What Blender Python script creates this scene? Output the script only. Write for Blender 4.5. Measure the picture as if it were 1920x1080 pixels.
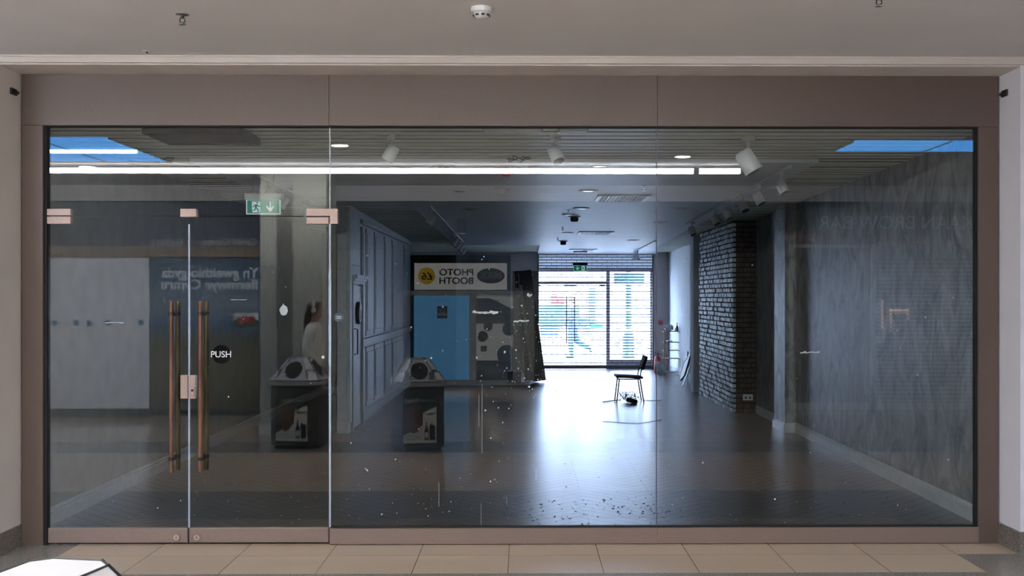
import bpy, bmesh, math, random
from math import sin, cos, pi, radians
from mathutils import Vector, Matrix
random.seed(7)
S = bpy.context.scene
for o in list(bpy.data.objects): bpy.data.objects.remove(o)
COL = S.collection
# ------------------------------------------------------------------ camera
F = 2128.0; CX = 1005.4; CY = 556.0; ZC = 1.737; CAMY = -8.0; PSI = radians(.63)
cam = bpy.data.cameras.new('camera'); co = bpy.data.objects.new('camera', cam); COL.objects.link(co)
co.location = (0, CAMY, ZC); co.rotation_euler = (pi/2, 0, -PSI)
cam.sensor_width = 36; cam.lens = F/1920*36
cam.shift_x = (960-CX)/1920; cam.shift_y = (CY-540)/1920
cam.clip_start = .05; cam.clip_end = 300
S.camera = co
# ------------------------------------------------------------------ world, sun, exposure
w = bpy.data.worlds.new('sky'); S.world = w; w.use_nodes = True
bg = w.node_tree.nodes['Background']; bg.inputs[0].default_value = (.52, .66, 1, 1); bg.inputs[1].default_value = 58
sun = bpy.data.lights.new('sun', 'SUN'); sun.energy = 18; sun.angle = .02; sun.color = (1, .97, .92)
so = bpy.data.objects.new('sun', sun); COL.objects.link(so); so.rotation_euler = (radians(42), 0, radians(20))
vs = S.view_settings; vs.view_transform = 'Standard'; vs.look = 'None'; vs.gamma = 1; vs.use_curve_mapping = False
vs.exposure = 0.0
MALL_STRIP = 90.0; MALL_DOWN = 15.0; GLASS_F0 = .058

# ------------------------------------------------------------------ measuring helpers (pixel of the photo -> point of the place)
def ray(px, py):
    a = (px-CX)/F; b = -(py-CY)/F
    return Vector((a*cos(PSI)+sin(PSI), cos(PSI)-a*sin(PSI), b))
def at(px, py, Y):
    d = ray(px, py); t = (Y-CAMY)/d.y; return Vector((d.x*t, Y, ZC+d.z*t))
def mir(px, py, Yd):                      # thing seen mirrored in the glass, Yd metres in front of it
    p = at(px, py, Yd); return Vector((p.x, -Yd, p.z))
def CE(y): return 2.955-.0108*max(y, 0)   # the shop's ceiling falls a little towards the street
def onfloor(px, py):
    d = ray(px, py); t = -ZC/d.z; return Vector((d.x*t, CAMY+d.y*t, 0))
def onceil(px, py, off=0):
    y = 5.
    d = ray(px, py)
    for _ in range(30):
        t = (CE(y)+off-ZC)/d.z; y = CAMY+d.y*t
    return Vector((d.x*t, y, CE(y)+off))

# ------------------------------------------------------------------ materials
MC = {}
def nodes(name):
    m = bpy.data.materials.new(name); m.use_nodes = True
    nt = m.node_tree; b = nt.nodes['Principled BSDF']; return m, nt, b
def mat(name, col, rough=.6, metal=0, var=.08, scale=8, bump=.0, spec=.5, stretch=(1, 1, 1), emit=None, es=0, coat=0):
    if name in MC: return MC[name]
    m, nt, b = nodes(name); L = nt.links
    tc = nt.nodes.new('ShaderNodeTexCoord'); mp = nt.nodes.new('ShaderNodeMapping'); mp.inputs['Scale'].default_value = stretch
    L.new(tc.outputs['Object'], mp.inputs[0])
    n = nt.nodes.new('ShaderNodeTexNoise'); n.inputs['Scale'].default_value = scale; n.inputs['Detail'].default_value = 5
    L.new(mp.outputs[0], n.inputs['Vector'])
    r = nt.nodes.new('ShaderNodeValToRGB'); e = r.color_ramp.elements
    e[0].position = .3; e[1].position = .7
    e[0].color = tuple(max(0, c*(1-var)) for c in col)+(1,); e[1].color = tuple(min(1, c*(1+var)) for c in col)+(1,)
    L.new(n.outputs['Fac'], r.inputs[0]); L.new(r.outputs[0], b.inputs['Base Color'])
    b.inputs['Roughness'].default_value = rough; b.inputs['Metallic'].default_value = metal
    b.inputs['Specular IOR Level'].default_value = spec
    if coat: b.inputs['Coat Weight'].default_value = coat
    if bump:
        bp = nt.nodes.new('ShaderNodeBump'); bp.inputs['Strength'].default_value = bump; bp.inputs['Distance'].default_value = .01
        L.new(n.outputs['Fac'], bp.inputs['Height']); L.new(bp.outputs[0], b.inputs['Normal'])
    if emit:
        b.inputs['Emission Color'].default_value = tuple(emit)+(1,); b.inputs['Emission Strength'].default_value = es
    MC[name] = m; return m

taupe = mat('taupe_metal', (.112, .080, .068), .42, .0, .06, 60, .03)  # header and stiles: shade of the recess put into a darker colour
pink = mat('pinkish_anodised', (.42, .31, .27), .4, .2, .05, 50)
plaster = mat('mall_plaster', (.60, .555, .53), .8, 0, .03, 3, .02)
plasterw = mat('white_plaster', (.70, .71, .79), .8, 0, .03, 3, .02)
ceilm = mat('mall_ceiling_paint', (.69, .68, .69), .85, 0, .03, 2, .02)
lowceil = mat('corridor_ceiling_unlit', (.10, .10, .105), .85, 0, .05, 2)  # unlit corridor ceiling, its shade put into a dark colour
wallg = mat('grey_wall_paint', (.40, .41, .39), .75, 0, .10, 5, .1)
dark = mat('charcoal_paint', (.028, .030, .034), .6, 0, .3, 6, .1)
raftm = mat('raft_paint', (.70, .75, .82), .45, 0, .05, 1.2, .05, stretch=(.3, 4, 1))
slatm = mat('slat_metal', (.74, .76, .66), .5, 0, .08, 4, 0, stretch=(.3, 20, 1))
black = mat('black_metal', (.015, .015, .017), .5, 0, .2, 20)
blackgap = mat('black_gasket', (.006, .006, .006), .8)
white = mat('white_paint', (.62, .64, .66), .45, 0, .05, 10)
skirt = mat('skirting_paint', (.66, .69, .72), .3, 0, .08, 14)
panelm = mat('panelling_paint', (.62, .65, .70), .4, 0, .10, 9, .06)
silver = mat('brushed_steel', (.45, .45, .46), .3, .9, .1, 40)
copper = mat('copper_bar', (.20, .105, .07), .38, .75, .45, 4, stretch=(1, 1, .8))
bronze = mat('bronze_bar', (.14, .10, .05), .38, .75, .5, 4)
granite = mat('grey_granite', (.165, .155, .14), .22, 0, .45, 90, .02)
edge_lit = mat('lit_glass_edge', (.42, .48, .60), .25, 0, .03, 10, emit=None)  # pale colour of strips added to show the bright lit glass edges
red = mat('red_plastic', (.42, .02, .02), .4)
navy = mat('navy_panel', (.025, .04, .08), .45, 0, .2, 3)
brownp = mat('brown_panel', (.22, .15, .11), .5, 0, .15, 5)
green = mat('exit_green', (.0, .21, .135), .4, 0, .04, 5, emit=(0, .30, .19), es=.25)
signw = mat('exit_white', (.8, .85, .85), .4, 0, .03, 5, emit=(.8, .9, .9), es=.35)
letter = mat('pale_letter', (.80, .82, .85), .5)
inkm = mat('dark_print', (.015, .018, .03), .5)
paper = mat('printed_paper', (.75, .75, .71), .5, 0, .05, 6)
glow_paper = mat('glow_poster', (.75, .75, .71), .5, 0, .05, 6, emit=(.8, .8, .76), es=.5)  # paper with a glow added to brighten the booth display
bamboo = mat('bamboo', (.42, .30, .20), .5, 0, .2, 30)
brickm = mat('grey_painted_brick', (.50, .53, .58), .5, 0, .75, 9, .5)
mortar = mat('dark_mortar', (.012, .012, .013), .9, 0, .3, 40, .3)
tapem = mat('white_tape', (.85, .87, .9), .6)
pave = mat('street_paving', (.75, .75, .75), .8, 0, .08, 3)
stonew = mat('street_stone', (.52, .54, .56), .8, 0, .1, 2)
chairm = mat('chair_vinyl', (.028, .020, .028), .75, spec=.15)
lampon = mat('lamp_diffuser', (.9, .9, .9), .5, emit=(1, .98, .95), es=MALL_STRIP)
lampdown = mat('downlight_diffuser', (.9, .9, .9), .5, emit=(1, .93, .84), es=60)
blueon = mat('blue_light_panel', (.05, .2, .6), .5, emit=(.07, .34, .85), es=5.5)
tubeon = mat('blue_tube', (.5, .8, 1), .5, emit=(.55, .8, 1), es=22)
skin = mat('skin', (.50, .30, .22), .5, 0, .06, 20)
hairm = mat('brown_hair', (.06, .035, .022), .45, 0, .4, 60, .3, stretch=(1, 1, .1))
sweat = mat('cream_cotton', (.85, .83, .76), .9, 0, .06, 30, .1)
denim = mat('dark_denim', (.03, .04, .06), .8, 0, .2, 60)

def glassmat():
    m = bpy.data.materials.new('shopfront_glass'); m.use_nodes = True; nt = m.node_tree; nt.nodes.clear(); L = nt.links
    out = nt.nodes.new('ShaderNodeOutputMaterial'); mx = nt.nodes.new('ShaderNodeMixShader')
    tr = nt.nodes.new('ShaderNodeBsdfTransparent'); tr.inputs[0].default_value = (.955, .975, .975, 1)
    gl = nt.nodes.new('ShaderNodeBsdfGlossy'); gl.inputs['Roughness'].default_value = 0; gl.inputs[0].default_value = (1, 1, 1, 1)
    lw = nt.nodes.new('ShaderNodeLayerWeight'); lw.inputs[0].default_value = .5
    p = nt.nodes.new('ShaderNodeMath'); p.operation = 'POWER'; p.inputs[1].default_value = 5
    a = nt.nodes.new('ShaderNodeMath'); a.operation = 'MULTIPLY_ADD'; a.inputs[1].default_value = 1-GLASS_F0; a.inputs[2].default_value = GLASS_F0
    L.new(lw.outputs['Facing'], p.inputs[0]); L.new(p.outputs[0], a.inputs[0]); L.new(a.outputs[0], mx.inputs[0])
    L.new(tr.outputs[0], mx.inputs[1]); L.new(gl.outputs[0], mx.inputs[2]); L.new(mx.outputs[0], out.inputs[0])
    return m
glass = glassmat()

def tilemat():
    m, nt, b = nodes('cream_floor_tiles'); L = nt.links
    tc = nt.nodes.new('ShaderNodeTexCoord'); mp = nt.nodes.new('ShaderNodeMapping')
    mp.inputs['Location'].default_value = (.10+.604*20, .38+.5*80, 0); L.new(tc.outputs['Object'], mp.inputs[0])
    br = nt.nodes.new('ShaderNodeTexBrick'); br.offset = 0; br.inputs['Scale'].default_value = 1
    br.inputs['Brick Width'].default_value = .604; br.inputs['Row Height'].default_value = .5
    br.inputs['Mortar Size'].default_value = .0022; br.inputs['Mortar Smooth'].default_value = 0; br.inputs['Bias'].default_value = 0
    br.inputs['Color1'].default_value = (.41, .325, .245, 1); br.inputs['Color2'].default_value = (.38, .30, .228, 1); br.inputs['Mortar'].default_value = (.04, .035, .03, 1)
    L.new(mp.outputs[0], br.inputs['Vector'])
    n = nt.nodes.new('ShaderNodeTexNoise'); n.inputs['Scale'].default_value = 120; L.new(tc.outputs['Object'], n.inputs['Vector'])
    mx = nt.nodes.new('ShaderNodeMix'); mx.data_type = 'RGBA'; mx.blend_type = 'OVERLAY'; mx.inputs[0].default_value = .15
    L.new(br.outputs['Color'], mx.inputs[6]); L.new(n.outputs['Color'], mx.inputs[7]); L.new(mx.outputs[2], b.inputs['Base Color'])
    b.inputs['Roughness'].default_value = .13
    return m
tiles = tilemat()
def shopfloormat():
    m, nt, b = nodes('dark_wood_planks'); L = nt.links
    at_ = nt.nodes.new('ShaderNodeAttribute'); at_.attribute_name = 'plank'
    tc = nt.nodes.new('ShaderNodeTexCoord'); n = nt.nodes.new('ShaderNodeTexNoise'); n.inputs['Scale'].default_value = 2.2; n.inputs['Detail'].default_value = 6
    L.new(tc.outputs['Object'], n.inputs['Vector'])
    r = nt.nodes.new('ShaderNodeValToRGB'); e = r.color_ramp.elements; e[0].color = (.014, .015, .017, 1); e[1].color = (.034, .035, .037, 1)
    L.new(at_.outputs['Fac'], r.inputs[0]); L.new(r.outputs[0], b.inputs['Base Color'])
    mr = nt.nodes.new('ShaderNodeMapRange'); mr.inputs['From Min'].default_value = .3; mr.inputs['From Max'].default_value = .7
    mr.inputs['To Min'].default_value = .30; mr.inputs['To Max'].default_value = .315
    L.new(n.outputs['Fac'], mr.inputs[0]); L.new(mr.outputs[0], b.inputs['Roughness'])
    b.inputs['Specular IOR Level'].default_value = 1.0
    b.inputs['Coat Weight'].default_value = 1.0; b.inputs['Coat Roughness'].default_value = .27
    return m
def streakmat():
    m, nt, b = nodes('streaked_plaster'); L = nt.links
    tc = nt.nodes.new('ShaderNodeTexCoord'); mp = nt.nodes.new('ShaderNodeMapping'); mp.inputs['Scale'].default_value = (1, .75, .45)
    L.new(tc.outputs['Object'], mp.inputs[0])
    n = nt.nodes.new('ShaderNodeTexNoise'); n.inputs['Scale'].default_value = 4.5; n.inputs['Detail'].default_value = 10; n.inputs['Roughness'].default_value = .7
    n.inputs['Distortion'].default_value = 1.6
    L.new(mp.outputs[0], n.inputs['Vector'])
    r = nt.nodes.new('ShaderNodeValToRGB'); e = r.color_ramp.elements; e[0].position = .35; e[1].position = .72
    e[0].color = (.13, .13, .127, 1); e[1].color = (.48, .49, .50, 1)
    L.new(n.outputs['Fac'], r.inputs[0]); L.new(r.outputs[0], b.inputs['Base Color']); b.inputs['Roughness'].default_value = .42
    bp = nt.nodes.new('ShaderNodeBump'); bp.inputs['Strength'].default_value = .5; bp.inputs['Distance'].default_value = .01
    L.new(n.outputs['Fac'], bp.inputs['Height']); L.new(bp.outputs[0], b.inputs['Normal'])
    return m
streak = streakmat()
def muralmat():
    m, nt, b = nodes('printed_landscape'); L = nt.links
    tc = nt.nodes.new('ShaderNodeTexCoord'); sp = nt.nodes.new('ShaderNodeSeparateXYZ'); L.new(tc.outputs['Object'], sp.inputs[0])
    n = nt.nodes.new('ShaderNodeTexNoise'); n.inputs['Scale'].default_value = 1.6; n.inputs['Detail'].default_value = 8; L.new(tc.outputs['Object'], n.inputs['Vector'])
    a = nt.nodes.new('ShaderNodeMath'); a.operation = 'MULTIPLY_ADD'; a.inputs[1].default_value = .35; L.new(n.outputs['Fac'], a.inputs[0]); L.new(sp.outputs[2], a.inputs[2])
    d = nt.nodes.new('ShaderNodeMath'); d.operation = 'DIVIDE'; d.inputs[1].default_value = 2.6; L.new(a.outputs[0], d.inputs[0])
    r = nt.nodes.new('ShaderNodeValToRGB'); L.new(d.outputs[0], r.inputs[0]); e = r.color_ramp.elements
    e[0].position = 0; e[0].color = (.02, .025, .015, 1); e[1].position = 1; e[1].color = (.02, .05, .09, 1)
    for p, c in ((.3, (.07, .06, .035)), (.5, (.05, .05, .04)), (.56, (.03, .07, .13)), (.7, (.10, .13, .17)), (.85, (.03, .07, .12))):
        k = e.new(p); k.color = tuple(1.8*v for v in c)+(1,)
    L.new(r.outputs[0], b.inputs['Base Color']); b.inputs['Roughness'].default_value = .35
    return m
mural = muralmat()
def transl(name, col, t=.5):
    m, nt, b = nodes(name); L = nt.links
    tr = nt.nodes.new('ShaderNodeBsdfTranslucent'); tr.inputs[0].default_value = tuple(col)+(1,)
    mx = nt.nodes.new('ShaderNodeMixShader'); mx.inputs[0].default_value = t
    b.inputs['Base Color'].default_value = tuple(col)+(1,)
    L.new(b.outputs[0], mx.inputs[1]); L.new(tr.outputs[0], mx.inputs[2]); L.new(mx.outputs[0], nt.nodes['Material Output'].inputs[0])
    return m
bright_panel = transl('translucent_panel', (.8, .83, .85), .22)

# ------------------------------------------------------------------ mesh builder
class MB:
    def __init__(s): s.v = []; s.f = []; s.mi = []; s.k = 0
    def add(s, vs, fs):
        n = len(s.v); s.v += [tuple(p) for p in vs]; s.f += [tuple(i+n for i in f) for f in fs]; s.mi += [s.k]*len(fs); return s
    def box(s, x0, x1, y0, y1, z0, z1):
        x0, x1 = sorted((x0, x1)); y0, y1 = sorted((y0, y1)); z0, z1 = sorted((z0, z1))
        return s.add([(x, y, z) for z in (z0, z1) for y in (y0, y1) for x in (x0, x1)],
                     [(0, 2, 3, 1), (4, 5, 7, 6), (0, 1, 5, 4), (2, 6, 7, 3), (0, 4, 6, 2), (1, 3, 7, 5)])
    def tube(s, pts, r, n=8, cap=True):
        pts = [Vector(p) for p in pts]; rs = r if isinstance(r, (list, tuple)) else [r]*len(pts)
        vs = []; up = None
        for i, p in enumerate(pts):
            t = (pts[min(i+1, len(pts)-1)]-pts[max(i-1, 0)]).normalized()
            if up is None: up = t.orthogonal().normalized()
            up = (up-t*up.dot(t)); up = up.normalized() if up.length > 1e-6 else t.orthogonal().normalized()
            q = t.cross(up)
            vs += [p+(up*cos(2*pi*k/n)+q*sin(2*pi*k/n))*rs[i] for k in range(n)]
        fs = [(i*n+k, i*n+(k+1) % n, (i+1)*n+(k+1) % n, (i+1)*n+k) for i in range(len(pts)-1) for k in range(n)]
        if cap: fs += [tuple(range(n-1, -1, -1)), tuple((len(pts)-1)*n+k for k in range(n))]
        return s.add(vs, fs)
    def lathe(s, prof, c=(0, 0, 0), n=24):
        vs = [(c[0]+r*cos(2*pi*k/n), c[1]+r*sin(2*pi*k/n), c[2]+z) for r, z in prof for k in range(n)]
        fs = [(i*n+k, i*n+(k+1) % n, (i+1)*n+(k+1) % n, (i+1)*n+k) for i in range(len(prof)-1) for k in range(n)]
        fs += [tuple(range(n-1, -1, -1)), tuple((len(prof)-1)*n+k for k in range(n))]
        return s.add(vs, fs)
    def prism(s, pts, a, b, ax='y'):          # pts in the plane, extruded from a to b along ax
        f = {'y': lambda p, q: (p[0], q, p[1]), 'x': lambda p, q: (q, p[0], p[1]), 'z': lambda p, q: (p[0], p[1], q)}[ax]
        n = len(pts); vs = [f(p, a) for p in pts]+[f(p, b) for p in pts]
        fs = [tuple(range(n)), tuple(range(2*n-1, n-1, -1))]+[(i, i+n, (i+1) % n+n, (i+1) % n) for i in range(n)]
        return s.add(vs, fs)
    def ring(s, po, pi_, a, b):               # frame between two outlines of the same count, in xz, thickness a..b
        n = len(po); vs = [(p[0], y, p[1]) for y in (a, b) for p in po]+[(p[0], y, p[1]) for y in (a, b) for p in pi_]
        fs = []
        for i in range(n):
            j = (i+1) % n
            fs += [(i, j, 2*n+j, 2*n+i), (n+i, 3*n+i, 3*n+j, n+j), (i, n+i, n+j, j), (2*n+i, 2*n+j, 3*n+j, 3*n+i)]
        return s.add(vs, fs)
    def ell(s, c, r, n=16, m=10, rot=None):
        vs = []; M = rot or Matrix.Identity(3)
        for i in range(m+1):
            th = pi*i/m
            for k in range(n):
                vs.append(Vector(c)+M @ Vector((r[0]*sin(th)*cos(2*pi*k/n), r[1]*sin(th)*sin(2*pi*k/n), r[2]*cos(th))))
        fs = [(i*n+k, (i+1)*n+k, (i+1)*n+(k+1) % n, i*n+(k+1) % n) for i in range(m) for k in range(n)]
        return s.add(vs, fs)
    def obox(s, c, half, M):
        vs = [Vector(c)+M @ Vector((x*half[0], y*half[1], z*half[2])) for z in (-1, 1) for y in (-1, 1) for x in (-1, 1)]
        return s.add(vs, [(0, 2, 3, 1), (4, 5, 7, 6), (0, 1, 5, 4), (2, 6, 7, 3), (0, 4, 6, 2), (1, 3, 7, 5)])
    def build(s, name, m, parent=None, smooth=False, bev=0, world=True, loc=None):
        me = bpy.data.meshes.new(name); off = Vector((0, 0, 0))
        if parent is not None and world:
            p = parent
            while p: off += p.location; p = p.parent
        if loc is not None: off = Vector(loc)
        me.from_pydata([tuple(Vector(v)-off) for v in s.v], [], s.f)
        for mm in (m if isinstance(m, (list, tuple)) else [m]): me.materials.append(mm)
        if isinstance(m, (list, tuple)): me.polygons.foreach_set('material_index', s.mi)
        me.validate(); bm = bmesh.new(); bm.from_mesh(me)
        bmesh.ops.recalc_face_normals(bm, faces=bm.faces); bm.to_mesh(me); bm.free()
        if smooth:
            me.polygons.foreach_set('use_smooth', [True]*len(me.polygons)); me.set_sharp_from_angle(angle=radians(40))
        o = bpy.data.objects.new(name, me); COL.objects.link(o)
        if loc is not None: o.location = loc
        if parent is not None: o.parent = parent
        if bev:
            b = o.modifiers.new('bevel', 'BEVEL'); b.width = bev; b.segments = 2; b.limit_method = 'ANGLE'
        return o
def tag(o, label, cat, group=None, kind=None):
    o['label'] = label; o['category'] = cat
    if group: o['group'] = group
    if kind: o['kind'] = kind
    return o
def thing(name, loc, label, cat, group=None, rz=0):
    o = bpy.data.objects.new(name, None); o.empty_display_size = .1; COL.objects.link(o); o.location = loc; o.rotation_euler = (0, 0, rz)
    return tag(o, label, cat, group)
def struct(o, label=None):
    o['kind'] = 'structure'
    if label: o['label'] = label
    return o
def sroot(name, loc, label):
    o = bpy.data.objects.new(name, None); o.empty_display_size = .1; COL.objects.link(o); o.location = loc; return struct(o, label)
def copy_tree(o, parent=None):
    c = o.copy(); COL.objects.link(c); c.parent = parent
    for ch in [q for q in bpy.data.objects if q.parent == o]: copy_tree(ch, c)
    return c
def dup(o, loc, label=None, rz=None):
    c = copy_tree(o); c.location = loc
    if label: c['label'] = label
    if rz is not None: c.rotation_euler = (0, 0, rz)
    return c
def text(name, body, size, m, parent, loc, face=-1, ext=.002, align='LEFT', rz=0, width=None, world=True, bold=0):
    cu = bpy.data.curves.new(name, 'FONT'); cu.body = body; cu.size = size; cu.extrude = ext; cu.align_x = align; cu.offset = bold
    t = bpy.data.objects.new(name, cu); COL.objects.link(t)
    bpy.context.view_layer.update()
    me = bpy.data.meshes.new_from_object(t.evaluated_get(bpy.context.evaluated_depsgraph_get()))
    bpy.data.objects.remove(t); me.name = name; me.materials.clear(); me.materials.append(m)
    if width and len(me.vertices):
        xs = [v.co.x for v in me.vertices]; k = width/(max(xs)-min(xs))
        for v in me.vertices: v.co.x *= k
    o = bpy.data.objects.new(name, me); COL.objects.link(o)
    off = Vector((0, 0, 0))
    if parent is not None and world:
        p = parent
        while p: off += p.location; p = p.parent
    o.location = Vector(loc)-off; o.rotation_euler = (pi/2, 0, 0 if face < 0 else pi); o.parent = parent
    return o
def circ(cx, cz, r, n=28, rz=None): return [(cx+r*cos(2*pi*k/n), cz+(rz or r)*sin(2*pi*k/n)) for k in range(n)]
def rrect(x0, x1, z0, z1, r, n=6):
    p = []
    for cx_, cz_, a0 in ((x1-r, z1-r, 0), (x0+r, z1-r, 90), (x0+r, z0+r, 180), (x1-r, z0+r, 270)):
        for k in range(n+1):
            a = radians(a0+90*k/n); p.append((cx_+r*cos(a), cz_+r*sin(a)))
    return p

# ================================================================== SETTING: shop shell
XL, XR, YB = -3.6, 3.47, 19.0
TOP = 3.6
def hb():
    Lp, Wp = .72, .12; fr = []; vals = []
    c, s_ = cos(radians(45)), sin(radians(45))
    mb = MB(); x0, x1, y0, y1 = XL, XR, .03, YB
    def clip(poly):
        for ax, lim, sg in ((0, x0, 1), (0, x1, -1), (1, y0, 1), (1, y1, -1)):
            out = []
            for i in range(len(poly)):
                a, b = poly[i], poly[(i+1) % len(poly)]
                ia = (a[ax]-lim)*sg >= 0; ib = (b[ax]-lim)*sg >= 0
                if ia: out.append(a)
                if ia != ib:
                    t = (lim-a[ax])/(b[ax]-a[ax]); out.append((a[0]+(b[0]-a[0])*t, a[1]+(b[1]-a[1])*t))
            poly = out
            if len(poly) < 3: return []
        return poly
    g = .0022
    for i in range(-140, 140):
        for j in range(-22, 22):
            ox, oy = i*Wp+j*Lp, i*Wp-j*Lp
            for (a, b, cc, d) in ((ox, oy, ox+Lp, oy+Wp), (ox+Lp, oy+Wp-Lp, ox+Lp+Wp, oy+Wp)):
                q = [(a+g, b+g), (cc-g, b+g), (cc-g, d-g), (a+g, d-g)]
                q = [(x*c-y*s_, x*s_+y*c+9) for x, y in q]
                if max(p[1] for p in q) < y0 or min(p[1] for p in q) > y1 or max(p[0] for p in q) < x0 or min(p[0] for p in q) > x1: continue
                q2 = clip(q)
                if not q2: continue
                tx, ty = random.gauss(0, .0004), random.gauss(0, .0004); mx_ = sum(p[0] for p in q2)/len(q2); my_ = sum(p[1] for p in q2)/len(q2)
                mb.add([(x, y, .001+(x-mx_)*tx+(y-my_)*ty) for x, y in q2], [tuple(range(len(q2)))]); vals.append(random.random())
    o = mb.build('floor', [shopfloormat()])
    at_ = o.data.attributes.new('plank', 'FLOAT', 'FACE')
    vv = vals+[.5]*(len(o.data.polygons)-len(vals)); at_.data.foreach_set('value', vv[:len(o.data.polygons)])
    for p in o.data.polygons:
        if p.normal.z < 0: p.flip()
    return o
fl = struct(hb(), 'dark herringbone plank floor of the empty shop')
sub = struct(MB().box(XL-.3, XR+.3, .03, YB, -.12, -.004).build('floor_base', mortar))
sub.name = 'floor_screed'
struct(MB().box(XL-.2, XL, .0, YB+.2, -.1, TOP).build('wall_left', wallg))
struct(MB().box(XR, XR+.2, .0, YB+.2, -.1, TOP).build('wall_right', streak))
# back wall round the street doors
gx0 = at(1008, 600, YB).x; gx1 = at(1225, 600, YB).x; gz = at(1100, 478, YB).z
b = MB().box(XL, gx0, YB, YB+.25, -.1, TOP).box(gx1, XR, YB, YB+.25, -.1, TOP).box(gx0, gx1, YB, YB+.25, gz, TOP)
struct(b.build('wall_back', mat('warm_grey_wall', (.62, .58, .57), .8, 0, .06, 4)))
# roof slab above the shop's ceilings
struct(MB().box(XL-.2, XR+.2, -.02, YB+.25, 3.35, 3.6).build('ceiling_slab', dark), 'dark soffit above the ceiling slats')
# slatted ceiling
b = MB(); y = .06; R = random.Random(2)
while y < YB-.2:
    z = CE(y)+.036; w_ = .12+R.choice((0, 0, .02, -.04)); b.k = 0; b.box(XL, XR, y, y+w_, z, z+.03)
    b.k = 1; b.box(XL, XR, y+w_, y+.195, z+.004, z+.03); y += .195
struct(b.build('ceiling', [slatm, black], bev=0), 'ceiling of narrow greenish grey metal slats')
struct(MB().box(XL, XR, .03, YB, 3.12, 3.15).build('ceiling_void', black))
# raft
re = [onceil(1535, 305), onceil(1500, 322), onceil(1405, 373), onceil(1303, 424), onceil(1232, 462)]
yf = re[0].y
pts = [(onceil(352, 302).x, yf), (onceil(352, 302).x, 6.4), (-1.42, 6.4), (-1.42, 15.3), (gx0, 15.3), (gx0, YB-.01), (gx1+.1, YB-.01)]
pts += [(p.x, min(p.y, YB-.5)) for p in reversed(re)]
b = MB(); n = len(pts); b.add([(x, y_, CE(y_)) for x, y_ in pts]+[(x, y_, CE(y_)+.034) for x, y_ in pts],
      [tuple(range(n)), tuple(range(2*n-1, n-1, -1))]+[(i, i+n, (i+1) % n+n, (i+1) % n) for i in range(n)])
struct(b.build('ceiling_raft', raftm), 'smooth pale ceiling raft with a curved right edge')
# alcove behind panelling + end wall, dark partition
PX = -2.25; PY0 = 6.44; PY1 = 14.3
struct(MB().box(XL, PX-.12, 12.3, 12.45, 0, 3.0).build('wall_alcove', wallg))
xp = at(855, 600, 15.65).x
struct(MB().box(XL, xp, 15.65, 15.8, 0, 2.6).build('wall_partition', dark)); struct(MB().box(xp, -.27, 15.65, 15.8, 0, 2.6).build('wall_partition_end', mat('bluish_partition', (.26, .29, .32), .7, 0, .08, 4)))
struct(MB().box(XR-.02, XR, 12.9, YB, .12, 2.93).build('wall_right_far', mat('bright_plaster', (.82, .84, .86), .7, 0, .06, 3, stretch=(1, 3, .6))))
# skirting boards
def skirting(name, x, sgn, y0, y1, par=None):
    b = MB(); pr = [(0, 0), (.018, 0), (.018, .095), (.012, .10), (.016, .108), (.016, .116), (.009, .122), (.009, .13), (0, .134)]
    b.prism([(x+sgn*p[0], p[1]) for p in pr], y0, y1, 'y'); return b.build(name, skirt, par)
struct(skirting('baseboard_left', XL, 1, .08, 12.3))
struct(skirting('baseboard_right', XR, -1, .08, 6.44))
b = MB(); struct(b.box(XR-.018, XR, 7.05, 8.85, 0, .12).box(XL, PX-.12, 12.28, 12.3, 0, .13).build('baseboard_recess', skirt))
struct(MB().box(XR-.035, XR, 12.9, YB, 0, .12).build('baseboard_far', skirt))
# right pilaster
pil = struct(MB().box(3.33, XR, 6.44, 7.05, 0, 2.93).build('wall_pilaster', streak), 'grey plastered pilaster with white skirting')
b = MB().box(3.31, XR, 6.42, 7.07, 0, .11).box(3.318, XR, 6.428, 7.062, .11, .125); b.build('skirting', skirt, pil, world=True)
struct(MB().box(3.07, XR, 12.5, 12.9, 0, 2.85).build('wall_nib', plasterw))
# brick pillar
bp_ = sroot('wall_brick', (3.12, 8.88, 0), 'painted brick pillar on the right side of the shop')
MB().box(3.13, XR, 8.89, 12.1, 0, 2.86).build('mortar', mortar, bp_)
b = MB(); z = .004; row = 0
while z < 2.84:
    b.k = 0; y = 8.88-(.112 if row % 2 else 0)
    while y < 12.08:
        y0, y1 = max(y, 8.88), min(y+.196, 12.1); d = random.uniform(-.008, .014)
        if y1-y0 > .03: b.box(3.118-d, 3.16, y0, y1, z+random.uniform(0, .005), min(z+random.uniform(.052, .060), 2.85))
        y += .225
    b.k = 1; x = 3.165-(0 if row % 2 else .112)
    while x < XR:
        x0, x1 = max(x, 3.165), min(x+.212, XR); d = random.uniform(0, .006)
        if x1-x0 > .03: b.box(x0, x1, 8.872-d, 8.93, z, min(z+.062, 2.85))
        x += .225
    z += .075; row += 1
b.build('bricks', [brickm, mat('dark_brown_brick', (.10, .07, .06), .6, 0, .5, 9, .5)], bp_)
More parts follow.
